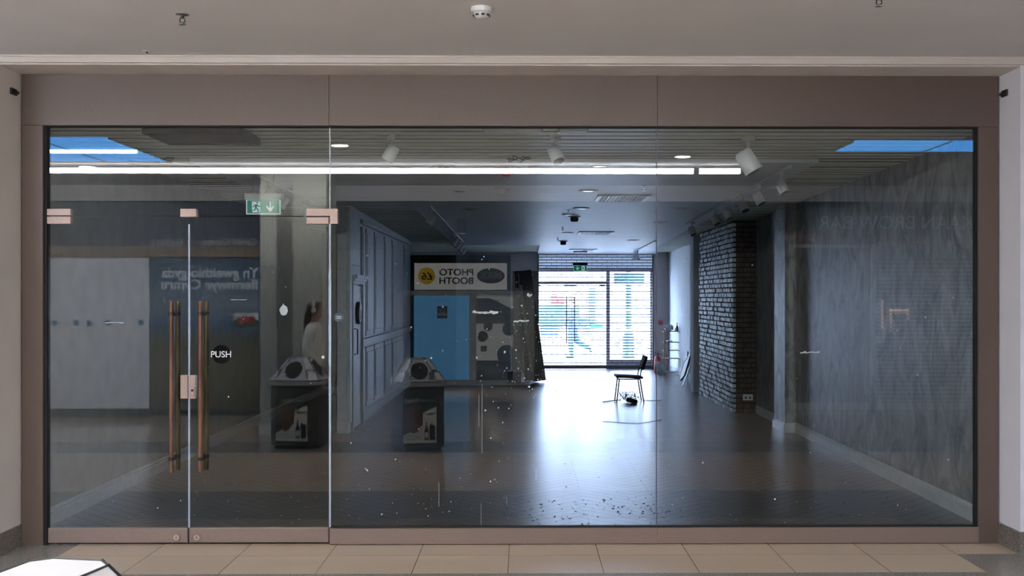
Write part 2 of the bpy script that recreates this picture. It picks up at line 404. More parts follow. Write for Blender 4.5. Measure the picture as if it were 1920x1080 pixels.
# panelled wall on the left
pw = sroot('wall_panelled', (PX, PY0, 0), 'pale panelled partition wall with a door')
MB().box(PX-.12, PX, PY0, PY1, 0, 2.93).build('wall_core', panelm, pw)
grooves = [6.62, 7.58, 8.0, 8.9, 10.1, 11.15, 13.05, 14.3]
b = MB()
b.box(PX, PX+.045, PY0, 6.60, .13, 2.88)
for a, c in zip(grooves[1:-1], grooves[2:]):
    for z0, z1 in ((.18, 1.02), (1.18, 2.7)):
        b.box(PX, PX+.025, a+.09, c-.03, z0, z1); b.box(PX+.02, PX+.035, a+.15, c-.09, z0+.07, z1-.07)
b.box(PX, PX+.04, 7.62, 14.3, 1.05, 1.15); b.box(PX, PX+.04, 7.62, 14.3, 2.74, 2.80)
b.box(PX, PX+.025, 6.72, 7.5, 2.15, 2.7)
b.build('raised_panels', panelm, pw, bev=.006)
b = MB().box(PX, PX+.03, PY0-.005, 6.6, 0, .12).box(PX-.12, PX+.03, PY0-.02, PY0, 0, .14).box(PX, PX+.03, 7.6, PY1, 0, .12).box(PX, PX+.018, 7.6, PY1, .12, .14)
b.build('skirting', skirt, pw)
d = sroot('door_3', (PX+.0, 6.69, 0), 'pale flush door in the panelled wall'); 
MB().box(PX+.012, PX+.03, 6.69, 7.52, .01, 1.88).build('leaf', panelm, d, bev=.004)
MB().box(PX, PX+.06, 6.62, 6.68, 0, 1.9).box(PX, PX+.06, 7.53, 7.59, 0, 1.9).build('door_frame', panelm, d)
MB().box(PX, PX+.06, 6.62, 7.59, 1.9, 1.94).box(PX, PX+.09, 6.60, 7.61, 1.94, 1.97).box(PX, PX+.12, 6.58, 7.63, 1.97, 2.02).build('cornice', panelm, d)
MB().tube([(PX+.03, 6.78, 1.32), (PX+.09, 6.78, 1.31), (PX+.09, 6.78, .99), (PX+.03, 6.78, .98)], .009).build('door_handle', bronze, d, smooth=True)
pl = thing('round_plaque', (PX+.03, 7.15, 1.52), 'round black and white plaque on the pale door of the panelled wall', 'plaque')
MB().prism([(7.15+.125*cos(a*pi/14), 1.52+.15*sin(a*pi/14)) for a in range(28)], PX+.03, PX+.07, 'x').build('rim', black, pl)
MB().prism([(7.15+.10*cos(a*pi/14), 1.52+.125*sin(a*pi/14)) for a in range(28)], PX+.07, PX+.08, 'x').build('face', white, pl)
MB().prism([(7.15+.02*cos(a*pi/6), 1.55+.02*sin(a*pi/6)) for a in range(12)], PX+.08, PX+.084, 'x').prism([(7.13, 1.43), (7.17, 1.43), (7.165, 1.53), (7.135, 1.53)], PX+.08, PX+.084, 'x').build('pictogram', black, pl)

# ================================================================== SETTING: shopfront
fx0 = at(47, 600, 0).x; fx1 = at(1866, 600, 0).x; hz1 = at(960, 145, 0).z; hz0 = at(960, 238, 0).z
sx0 = at(91, 600, 0).x; sx1 = at(1827, 600, 0).x; bz = at(960, 988, 0).z; bz0 = .005
jx1 = at(355, 600, 0).x; jx2 = at(619, 600, 0).x; jx3 = at(1231, 600, 0).x; dz = at(355, 406, 0).z
fr = sroot('trim_1', (0, 0, 0), 'taupe metal frame round the glass shopfront')
MB().box(fx0, jx2-.0015, -.05, .06, hz0, hz1+.01).build('header_left', taupe, fr)
MB().box(jx2+.0015, jx3-.0015, -.05, .06, hz0, hz1+.01).build('header_middle', taupe, fr)
MB().box(jx3+.0015, fx1, -.05, .06, hz0, hz1+.01).build('header_right', taupe, fr)
MB().box(fx0, sx0-.02, -.05, .06, 0, hz0-.002).build('stile', taupe, fr)
MB().box(sx1+.01, fx1, -.05, .06, 0, hz0-.002).build('stile', taupe, fr)
MB().box(jx2+.005, jx3-.001, -.05, .03, bz0, bz).box(jx3+.001, sx1+.01, -.05, .03, bz0, bz).build('bottom_rail', mat('taupe_metal_lit', (.21, .155, .133), .4, .1, .05, 60), fr)  # same metal as the header, lightened for the light off the floor
MB().box(sx0-.02, sx0, -.03, .03, 0, hz0).box(sx1, sx1+.01, -.03, .03, bz, hz0).box(sx0, sx1, -.03, .03, hz0-.008, hz0).box(jx2+.01, sx1, -.03, .02, bz, bz+.008).build('gasket', blackgap, fr)
struct(MB().box(fx0, fx1, -.0, .06, hz1, 3.6).build('trim_2', dark), 'dark wall above the shopfront header')
G = .012
def pane(name, x0, x1, z0, z1, par, yo=0, tilt=0):
    b = MB().box(x0, x1, -G/2, G/2, z0, z1); o = b.build(name, glass, par); return o
w1 = sroot('window_1', (sx0, 0, dz), 'glass overpanel above the two shop doors')
pane('glass_pane', sx0, jx2-.003, dz+.004, hz0-.006, w1)
pf = at(92, 392, 0); q = at(135, 404.5, 0); MB().box(sx0+.0, q.x, -.028, .028, q.z, pf.z).build('patch_fitting', pink, w1, bev=.002)
pf = at(340, 392, 0); q = at(370, 407, 0); MB().box(pf.x, q.x, -.028, .028, q.z, pf.z).build('patch_fitting', pink, w1, bev=.002)
pf = at(576, 392, 0); q = at(634, 420, 0)
MB().prism([(pf.x, pf.z), (q.x, pf.z), (q.x, q.z), (jx2+.003, q.z), (jx2+.003, dz+.003), (pf.x, dz+.003)], -.028, .028).build('patch_fitting', pink, w1)
w2 = sroot('window_2', (jx2, 0, bz), 'middle fixed glass pane of the shopfront'); pane('glass_pane', jx2+.003, jx3-.002, bz+.006, hz0-.006, w2)
w3 = sroot('window_3', (jx3, 0, bz), 'right fixed glass pane of the shopfront'); pane('glass_pane', jx3+.002, sx1, bz+.006, hz0-.006, w3)
MB().box(jx3-.003, jx3+.003, -.006, .006, bz+.004, hz0-.004).build('joint_strip', mat('grey_silicone', (.08, .085, .12), .4), w3)
MB().box(jx2-.006, jx2+.005, -.009, .009, bz+.004, dz-.05).box(jx2-.004, jx2+.003, -.009, .009, dz+.05, hz0-.004).build('joint_strip', edge_lit, w2)
def door(name, x0, x1, lock_x, label, hpx):
    d = sroot(name, (x0 if lock_x > x0+.5 else x1, 0, 0), label)
    o = pane('glass_pane', x0+.004, x1-.004, bz, dz-.002, d)
    MB().box(x0+.004, x1-.004, -.022, .022, .012, bz+.002).build('bottom_rail', pink if False else taupe_lit, d, bev=.003)
    k = MB(); c = Vector((hpx, -.026, at(0, 1007, 0).z))
    k.tube([(c.x, -.022, c.z), (c.x, -.030, c.z)], .030, 24); cyl = k.build('floor_lock', taupe_lit, d, smooth=True)
    MB().tube([(c.x, -.030, c.z), (c.x, -.034, c.z)], .019, 20).build('lock_barrel', pink, cyl, smooth=True)
    MB().box(c.x-.003, c.x+.003, -.0355, -.034, c.z-.008, c.z+.008).build('keyhole', black, cyl)
    return d
taupe_lit = mat('taupe_metal_lit', (.24, .178, .155), .4, .1, .05, 60)  # lighter copy of the frame metal, floor light put into its colour
d1 = door('door_1', sx0, jx1-.002, jx1, 'left glass door of the shopfront with copper pull handles', at(333, 1007, 0).x)
d2 = door('door_2', jx1+.002, jx2-.004, jx1, 'right glass door of the shopfront with copper pull handles', at(371, 1007, 0).x)
MB().box(jx1-.0045, jx1+.0045, -.010, .010, at(0, 747, 0).z-.75+.75-.0-.0-.0, dz-.055).box(jx1-.0045, jx1+.0045, -.010, .010, bz+.003, at(0, 747, 0).z).build('lit_edge_strip', edge_lit, d2)  # added pale line stands in for the lit door edges
pf = at(92, 405.5, 0); q = at(135, 420, 0); MB().box(sx0, q.x, -.028, .028, q.z, pf.z-.003).build('patch_fitting', pink, d1, bev=.002)
pf = at(576, 407, 0); q = at(617, 420, 0); MB().box(pf.x, q.x, -.028, .028, q.z, pf.z-.004).build('patch_fitting', pink, d2)
pf = at(340, 703, 0); q = at(353.5, 747, 0); MB().box(pf.x, q.x, -.024, .024, q.z, pf.z).build('lock_plate', pink, d1, bev=.002)
pf = at(356, 703, 0); q = at(368, 747, 0); lp = MB().box(pf.x, q.x, -.024, .024, q.z, pf.z).build('lock_plate', pink, d2, bev=.002)
c = at(363, 734, 0); MB().box(c.x-.013, c.x+.015, -.032, -.024, c.z-.035, c.z+.035).build('lock_cover', pink, lp, bev=.004)
MB().tube([(c.x, -.032, c.z+.01), (c.x, -.036, c.z+.01)], .009, 12).build('lock_barrel', black, lp)
for d_, cx_ in ((d1, 321.5), (d2, 376)):
    for yo, m_, nm in ((-.075, copper, 'pull_handle'), (.075, bronze, 'pull_handle')):
        x = at(cx_, 600, -.075).x; z1 = at(0, 565, yo).z; z0 = at(0, 886 if yo < 0 else 882, yo).z
        h = MB().tube([(x, yo, z0), (x, yo, z1)], .0165, 20).build(nm, m_, d_, smooth=True)
        h['label'] = 'copper bar on the mall side' if yo < 0 else 'dull bronze bar on the shop side'
        cl = MB()
        for pz in (588, 858):
            z = at(0, pz, 0).z; cl.tube([(x, yo, z), (x, 0, z)], .010, 12); cl.tube([(x, yo-.001, z-.012), (x, yo-.001, z+.012)], .0185, 16)
            cl.tube([(x, 0, z), (x, math.copysign(.012, yo), z)], .018, 16)
        cl.build('handle_clamp', black, h, smooth=True)
# PUSH sticker
c = at(415, 664.5, -.008); ps = thing('push_sticker', c, 'round black PUSH sticker on the right glass door beside the copper handle', 'sticker')
MB().prism(circ(c.x, c.z, .066, 40), -.0085, -.0065).build('disc', mat('black_vinyl', (.003, .003, .003), .7, spec=.1), ps)
text('push_lettering', 'PUSH', .062, letter, ps, (c.x-.002, -.0088, c.z-.020), -1, .0003, 'CENTER', bold=.0006)

# reveal, mall walls, ceiling, floor
RX0 = fx0-.012; RX1 = fx1+.012; RY = -.38; MZ = 3.345
MX = 9.0; MYB = -26.0
struct(MB().box(-MX, RX0, RY, .0, 0, MZ+.2).box(RX0-.001, fx0+.03, -.0, .02, 0, MZ+.2).build('wall_front_left', plaster), 'pale plastered pier left of the shopfront')
struct(MB().box(RX1, MX, RY, .0, 0, MZ+.2).build('wall_front_right', plasterw), 'pale plastered pier right of the shopfront')
struct(MB().box(RX0, RX1, RY, .0, hz1+.005, MZ+.2).build('trim_4', plaster), 'pale soffit above the shopfront')
struct(MB().box(-MX, MX, RY-.03, RY, MZ-.048, MZ).box(-MX, MX, RY-.04, RY, MZ-.012, MZ).build('trim_5', plaster), 'plaster lip where the mall ceiling meets the shopfront')
struct(MB().box(-MX, RX0+.012, RY-.012, -.05, 0, .15).build('baseboard_granite_left', granite))
struct(MB().box(RX1-.012, MX, RY-.012, -.05, 0, .15).build('baseboard_granite_right', granite))
struct(MB().box(-MX, MX, -8.5, RY, MZ, MZ+.15).build('ceiling_mall', ceilm), 'smooth grey ceiling of the mall walkway')
struct(MB().box(-MX, MX, MYB, -8.5, 3.12, 3.5).build('ceiling_corridor', [lowceil]), 'lower mall corridor ceiling, coloured dark as unlit')
struct(MB().box(-MX, MX, -8.5, -8.46, 3.12, MZ).build('trim_6', ceilm))
b = MB(); gx_ = -.10-.604*5
def fq(x0, x1, y0, y1, k): b.k = k; b.add([(x0, y0, 0), (x1, y0, 0), (x1, y1, 0), (x0, y1, 0)], [(0, 1, 2, 3)])
gr_ = -.10+.604*5
fq(-MX, gx_, -.88, .03, 1); fq(gx_, gr_, -.88, .03, 0); fq(gr_, MX, -.38, .03, 0); fq(gr_, MX, -.88, -.38, 1)
fq(-MX, MX, -2.15, -.88, 1); fq(-MX, MX, -4.66, -2.15, 0); fq(-MX, MX, -5.6, -4.66, 1); fq(-MX, MX, MYB, -5.6, 0)
fm = b.build('floor_mall', [tiles, granite]); struct(fm, 'cream tiled mall floor with grey granite bands')
struct(MB().box(-MX, MX, MYB, .03, -.12, -.002).build('floor_mall_base', mortar))
struct(MB().box(-MX-.2, -MX, MYB, .0, 0, 3.6).build('wall_mall_left', plaster))
struct(MB().box(MX, MX+.2, MYB, .0, 0, 3.6).build('wall_mall_right', plaster))
struct(MB().box(-MX, MX, MYB-.2, MYB, 0, 3.6).build('wall_mall_back', mat('corridor_wall', (.10, .10, .10), .8)))

# ================================================================== things on the mall side
def ceil_mall(px, py):
    d = ray(px, py); t = (MZ-ZC)/d.z; return Vector((d.x*t, CAMY+d.y*t, MZ))
p = ceil_mall(903, 14); t = thing('smoke_detector', p, 'white domed smoke detector on the mall ceiling outside the shop', 'smoke detector')
MB().lathe([(.058, 0), (.060, -.012), (.058, -.026), (.050, -.032)], p, 32).build('base', white, t, smooth=True)
MB().lathe([(.046, -.030), (.044, -.048), (.034, -.056), (.020, -.062), (.0, -.063)], p, 32).build('sensor_dome', white, t, smooth=True)
b = MB()
for k in range(8):
    a = k*pi/4+.2; b.obox((p.x+.043*cos(a), p.y+.043*sin(a), p.z-.046), (.004, .009, .005), Matrix.Rotation(a, 3, 'Z'))
b.build('vent_slots', black, t)
def sprinkler(p, label, s=1.0):
    t = thing('sprinkler_head', p, label, 'sprinkler', None)
    MB().lathe([(.036*s, 0), (.036*s, -.003), (.026*s, -.006), (.0, -.006)], p, 24).build('escutcheon', silver, t, smooth=True)
    b = MB().tube([(p.x, p.y, p.z-.004), (p.x, p.y, p.z-.022*s)], .009*s, 10)
    b.tube([(p.x-.012*s, p.y, p.z-.02*s), (p.x-.014*s, p.y, p.z-.038*s), (p.x, p.y, p.z-.052*s)], .0035*s, 6).tube([(p.x+.012*s, p.y, p.z-.02*s), (p.x+.014*s, p.y, p.z-.038*s), (p.x, p.y, p.z-.052*s)], .0035*s, 6)
    b.build('nozzle', black if s > 1 else silver, t)
    MB().lathe([(.018*s, -.052*s), (.018*s, -.055*s)], p, 16).build('deflector', silver, t)
    return t
brass = mat('dull_brass', (.10, .075, .05), .4, .8, .2, 30)
sprinkler(ceil_mall(342, 27), 'small pendent sprinkler on the mall ceiling, left of the smoke detector', 1.05)
sprinkler(ceil_mall(1648, -8), 'small pendent sprinkler at the upper right edge of the mall ceiling', 1.05)
p = ceil_mall(273, 96); t = thing('cable_stub', p, 'small dark fixing with faint ring near the ceiling edge above the doors', 'fixing')
MB().lathe([(.022, 0), (.020, -.004), (.0, -.004)], p, 20).build('collar', ceilm, t)
MB().tube([(p.x+.006, p.y, p.z-.003), (p.x+.010, p.y, p.z-.014)], .005, 8).build('pin', black, t)
def sensor(px, py, X, sgn, label):
    d = ray(px, py); tt = X/d.x; p = Vector((X, CAMY+d.y*tt, ZC+d.z*tt))
    t = thing('wall_bracket', p, label, 'bracket')
    MB().box(p.x, p.x+sgn*.012, p.y-.045, p.y+.045, p.z-.022, p.z+.022).build('plate', black, t, bev=.002)
    MB().tube([(p.x+sgn*.01, p.y+.01, p.z), (p.x+sgn*.035, p.y+.01, p.z-.008)], .012, 10).build('stub', black, t)
sensor(24, 172, RX0, 1, 'small black bracket on the left side of the shopfront recess')
sensor(1885, 175, RX1, -1, 'small black bracket on the right side of the shopfront recess')

# lamps
YT = 5.8; lp0 = mir(1415, 320, YT); st = thing('strip_light', (lp0.x-5, -YT, MZ), 'long white linear strip light along the mall ceiling, mirrored in the glass', 'strip light')
zt = mir(900, 316, YT).z; zb = mir(900, 325, YT).z
for k in range(6):
    x = -8.2+k*(lp0.x+8.0)/5; MB().tube([(x, -YT, zt), (x, -YT, MZ)], .004, 6).build('hanger', silver, st)
MB().box(-8.6, lp0.x-.75, -YT-.03, -YT+.03, zb, zt).build('diffuser', lampon, st)
MB().box(lp0.x-.68, lp0.x-.18, -YT-.03, -YT+.03, zb, zt).build('diffuser', lampon, st)
MB().box(lp0.x-.75, lp0.x-.68, -YT-.032, -YT+.032, zb, zt).build('joint_clip', silver, st)
MB().box(lp0.x-.18, lp0.x, -YT-.03, -YT+.03, zb+.01, zt).build('end_cap', white, st)
def downlight(x, y, label, zc=MZ, power=MALL_DOWN):
    t = thing('recessed_downlight', (x, y, zc), label, 'downlight', 'round downlights in the mall ceiling')
    MB().lathe([(.11, 0), (.112, -.004), (.095, -.008), (.088, -.003)], (x, y, zc), 32).build('trim_ring', white, t, smooth=True)
    MB().lathe([(.086, -.004), (.086, -.009)], (x, y, zc), 32).build('diffuser', lampdown, t)
    l = bpy.data.lights.new('lamp', 'AREA'); l.shape = 'DISK'; l.size = .17; l.energy = power; l.color = (1, .96, .93); l.spread = radians(110)
    o = bpy.data.objects.new('lamp', l); COL.objects.link(o); o.parent = t; o.location = (0, 0, -.011)
def mirc(px, py):
    r = (py-CY)/F; yd = (MZ-ZC)/(-r)-8; d = ray(px, py); yd = (MZ-ZC)/d.z*d.y-8; return d.x*(yd+8)/d.y, -yd
a = mirc(637, 272); downlight(a[0], a[1], 'glowing round downlight mirrored near the joint above the right door')
a = mirc(1280, 293); downlight(a[0], a[1], 'glowing round downlight mirrored just right of the right glass joint')
a = mirc(163, 312); downlight(a[0], a[1], 'glowing round downlight mirrored at the far left above the strip light')
for k, (x, y) in enumerate([(-6.5+13*i/6, -2.4) for i in range(7)]):  # extra lamps added to light the mall, placed out of the reflection
    downlight(x, y, 'unseen round lamp added to the mall ceiling above the walkway')
def bluepanel(name, x0, x1, y0, y1, label, tube=None):
    t = thing(name, ((x0+x1)/2, (y0+y1)/2, MZ), label, 'light panel')
    MB().box(x0, x1, y0, y1, MZ-.012, MZ-.004).build('panel', blueon, t)
    b = MB().box(x0-.03, x0, y0, y1, MZ-.02, MZ).box(x1, x1+.03, y0, y1, MZ-.02, MZ)
    for k in range(1, 4): xx = x0+(x1-x0)*k/4; b.box(xx-.012, xx+.012, y0, y1, MZ-.016, MZ-.004)
    b.build('frame', black, t)
    if tube: MB().tube([(x0+.02, tube, MZ-.03), (x1-.02, tube, MZ-.03)], .022, 10).build('tube', tubeon, t)
a = mirc(240, 257); c = mirc(285, 301); tb = mirc(200, 279)
bluepanel('blue_ceiling_panel', -7.2, (a[0]+c[0])/2, c[1], a[1], 'bright blue ceiling light panel mirrored at the upper left of the glass', tb[1])
a = mirc(1590, 263); c = mirc(1570, 282)
bluepanel('blue_ceiling_panel', 3.4, 7.4, c[1], a[1], 'blue ceiling light panel mirrored at the upper right of the glass')

# ---- opposite shop on the left: hoarding, mural, fascia
YO = 8.5
ox1 = mir(492, 600, YO).x; oz = mir(300, 378, YO).z
of = struct(MB().box(-MX, ox1, -YO-1.2, -YO-.012, 0, 3.12).build('wall_opposite_left', dark), 'opposite shop front with a navy fascia')
t = thing('shop_fascia', (-5, -YO, 3.0), 'navy fascia board reading Cardiff Capitol Est. 2012, mirrored in the left door', 'shop sign')
f0 = mir(0, 462, YO).z; MB().box(-MX, ox1, -YO, -YO+.06, f0, 3.1).build('board', navy, t)
def mtext(name, body, px0, px1, pyb, hpx, Yd, m, par, dy=.064, bold=0, ext=.001):
    """writing facing the glass; px0 is the mirrored start (right hand), px1 the end (left hand), baseline pyb, cap height hpx"""
    a = mir(px0, pyb, Yd); c = mir(px1, pyb, Yd); h = abs(mir(px0, pyb-hpx, Yd).z-a.z)
    return text(name, body, h/.7, m, par, (a.x, -Yd+dy, a.z), 1, ext, 'LEFT', width=abs(a.x-c.x), bold=bold)
mtext('lettering', 'Cardiff Capitol', 484, 385, 460, 13, YO, letter, t, .062)
mtext('lettering', 'Est.2012', 346, 288, 461, 12, YO, letter, t, .062)
b1 = mir(0, 482, YO).z; MB().box(-MX, ox1, -YO, -YO+.09, b1, f0).build('timber_band', brownp, t)
hx = mir(282, 600, YO).x; bz1 = mir(0, 780, YO).z
t = thing('hoarding_board', (-6.5, -YO, 0), 'plain grey hoarding panel of the opposite shop, mirrored at the far left', 'hoarding')
MB().box(-MX, hx, -YO, -YO+.05, max(bz1, 0)+.0, b1).build('board', mat('hoarding_grey', (.72, .74, .80), .6, 0, .06, 1.5), t)
MB().box(-MX, hx, -YO+.05, -YO+.065, 0.005, .12).build('kickboard', dark, t)
t = thing('mural_panel', (hx, -YO, 0), 'dark landscape poster with Welsh writing and a red dragon flag, mirrored in the doors', 'poster')
MB().box(hx, ox1, -YO, -YO+.05, .10, b1).build('print', mural, t)
g2 = mat('faded_letter', (.75, .82, .88), .5)
mtext('lettering', 'Yn gweithlo gyda', 486, 304, 520, 18, YO, g2, t, .052, .004)
mtext('lettering', 'ffermwyr Cymru', 486, 304, 542, 18, YO, g2, t, .052, .004)
mtext('lettering', 'Working with', 486, 407, 560, 9, YO, mat('dim_letter', (.42, .48, .54), .5), t, .052)
mtext('lettering', 'Welsh growers', 486, 397, 575, 9, YO, MC['dim_letter'], t, .052)
q0 = mir(440, 612, YO); q1 = mir(486, 587, YO); zm = (q0.z+q1.z)/2
fg = MB().box(q0.x, q1.x, -YO+.05, -YO+.056, zm, q1.z).build('flag_white', letter, t); MB().box(q0.x, q1.x, -YO+.05, -YO+.056, q0.z, zm).build('flag_green', mat('flag_green', (.02, .09, .02), .5), t)
dr = [(0, 0), (.08, .12), (.02, .30), (.12, .42), (.05, .62), (.16, .72), (.22, .60), (.30, .66), (.34, .92), (.46, .70), (.52, .95), (.60, .66), (.72, .82), (.80, .72), (.92, .84), (.90, .62), (1, .58), (.88, .46), (.80, .50), (.84, .30), (.96, .12), (.82, .06), (.76, .26), (.66, .30), (.62, .04), (.50, .02), (.54, .26), (.40, .30), (.30, .02), (.20, .0), (.26, .24), (.18, .28), (.12, .06)]
wd, hd = q1.x-q0.x, q1.z-q0.z
MB().prism([(q0.x+wd*(.1+.8*a), q0.z+hd*(.1+.85*c)) for a, c in dr], -YO+.056, -YO+.060).build('dragon', red, t)
t = thing('window_sticker_row', (-5.5, -YO, 1.4), 'row of small blue round icons across the opposite shop front, mirrored by the handles', 'stickers')
ib = mat('icon_blue', (.08, .22, .36), .5)
for px in (105, 145, 170, 205, 267, 303):
    c = mir(px, 605, YO); MB().prism(circ(c.x, c.z, .045, 20), -YO+.0515, -YO+.057).build('icon', ib, t)
    MB().prism([(c.x-.02, c.z-.03), (c.x+.03, c.z+.005), (c.x-.005, c.z+.03)], -YO+.057, -YO+.061).build('mark', navy, [o for o in bpy.data.objects if o.parent == t][-1])

# ---- opposite shop on the right
YR = 9.5
rx0 = mir(1478, 600, YR).x
struct(MB().box(rx0, MX, -YR-1.2, -YR-.012, 0, 3.12).build('wall_opposite_right', mat('opposite_wall', (.13, .13, .125), .7)), 'opposite beauty shop front')
t = thing('shop_fascia', (rx0+1.5, -YR, 2.8), 'dark fascia reading brow bar in spaced serif capitals, mirrored at the right', 'shop sign')
zf0 = mir(0, 440, YR).z; MB().box(rx0, MX, -YR, -YR+.06, zf0, 3.1).build('board', mat('fascia_green', (.09, .10, .095), .5), t)
zf1 = mir(0, 452, YR).z; MB().box(rx0, MX, -YR, -YR+.07, zf1, zf0).build('red_band', mat('faded_red', (.30, .10, .10), .5), t)
mtext('lettering', 'KAAN BROW BAR', 1822, 1535, 430, 25, YR, mat('sign_letter', (.8, .84, .8), .5, emit=(.8, .84, .8), es=.15), t, .062)  # letters carry a faint added glow to lift their reflection
t = thing('shop_doorway', (rx0+.6, -YR, 0), 'pale framed doorway of the opposite shop, mirrored in the right pane', 'doorway')
x1_ = mir(1640, 600, YR).x; za = mir(0, 458, YR).z; pal = mat('pale_frame', (.62, .66, .62), .5)
MB().box(rx0, x1_, -YR, -YR+.08, za-.05, za).build('head', pal, t); MB().box(rx0, rx0+.06, -YR, -YR+.08, .1, za-.05).build('jamb', pal, t); MB().box(x1_-.07, x1_, -YR, -YR+.08, .1, za-.05).build('jamb', pal, t)
MB().box(rx0+.07, rx0+.2, -YR, -YR+.03, .1, za-.05).build('side_panel', brownp, t)
MB().box(rx0, MX, -YR, -YR+.09, .0, .1).build('threshold', pal, t)
t = thing('roller_grille', (x1_+1, -YR, 0), 'closed horizontal roller grille of the opposite shop, mirrored at the right', 'roller shutter')
zg = mir(0, 483, YR).z; b = MB(); z = .12
while z < zg: b.box(x1_+.02, MX, -YR+.02, -YR+.04, z, z+.022); z += .065
b.build('slats', pal, t); MB().box(x1_+.02, MX, -YR, -YR+.14, zg, zf1).build('roller_box', mat('roller_box', (.30, .32, .30), .5), t)
b = MB()
for px, z0_, z1_ in ((1652, 560, 618), (1668, 578, 622), (1700, 578, 600)):
    a = mir(px, z0_, YR); c = mir(px+4, z1_, YR); b.box(a.x, c.x, -YR+.0, -YR+.015, c.z, a.z)
b.box(mir(1668, 0, YR).x, mir(1700, 0, YR).x, -YR, -YR+.015, mir(0, 588, YR).z, mir(0, 580, YR).z)
b.build('lit_interior', mat('warm_glow', (.5, .35, .25), .5, emit=(1, .55, .32), es=1.6), t)

# ---- pillar in the walkway
YP = 6.33
a = mir(488, 600, YP).x; c = mir(612, 600, YP).x
pil2 = struct(MB().box(a, c, -YP-.75, -YP, .13, MZ).build('wall_mall_pillar', mat('pillar_paint', (.42, .43, .38), .7, 0, .06, 2)), 'pale square pillar in the mall, mirrored behind the girl')
MB().box(a-.015, c+.015, -YP-.765, -YP+.015, 0, .13).build('plinth', pal, pil2)
e0 = mir(520, 600, YP).x; e1 = mir(548, 600, YP).x; MB().box(e0, e1, -YP, -YP+.012, .13, MZ-.15).build('recess_panel', mat('pillar_dark', (.17, .17, .16), .4), pil2)
# ---- corridor pier
a = mir(620, 600, 12.5).x; c = mir(738, 600, 12.5).x

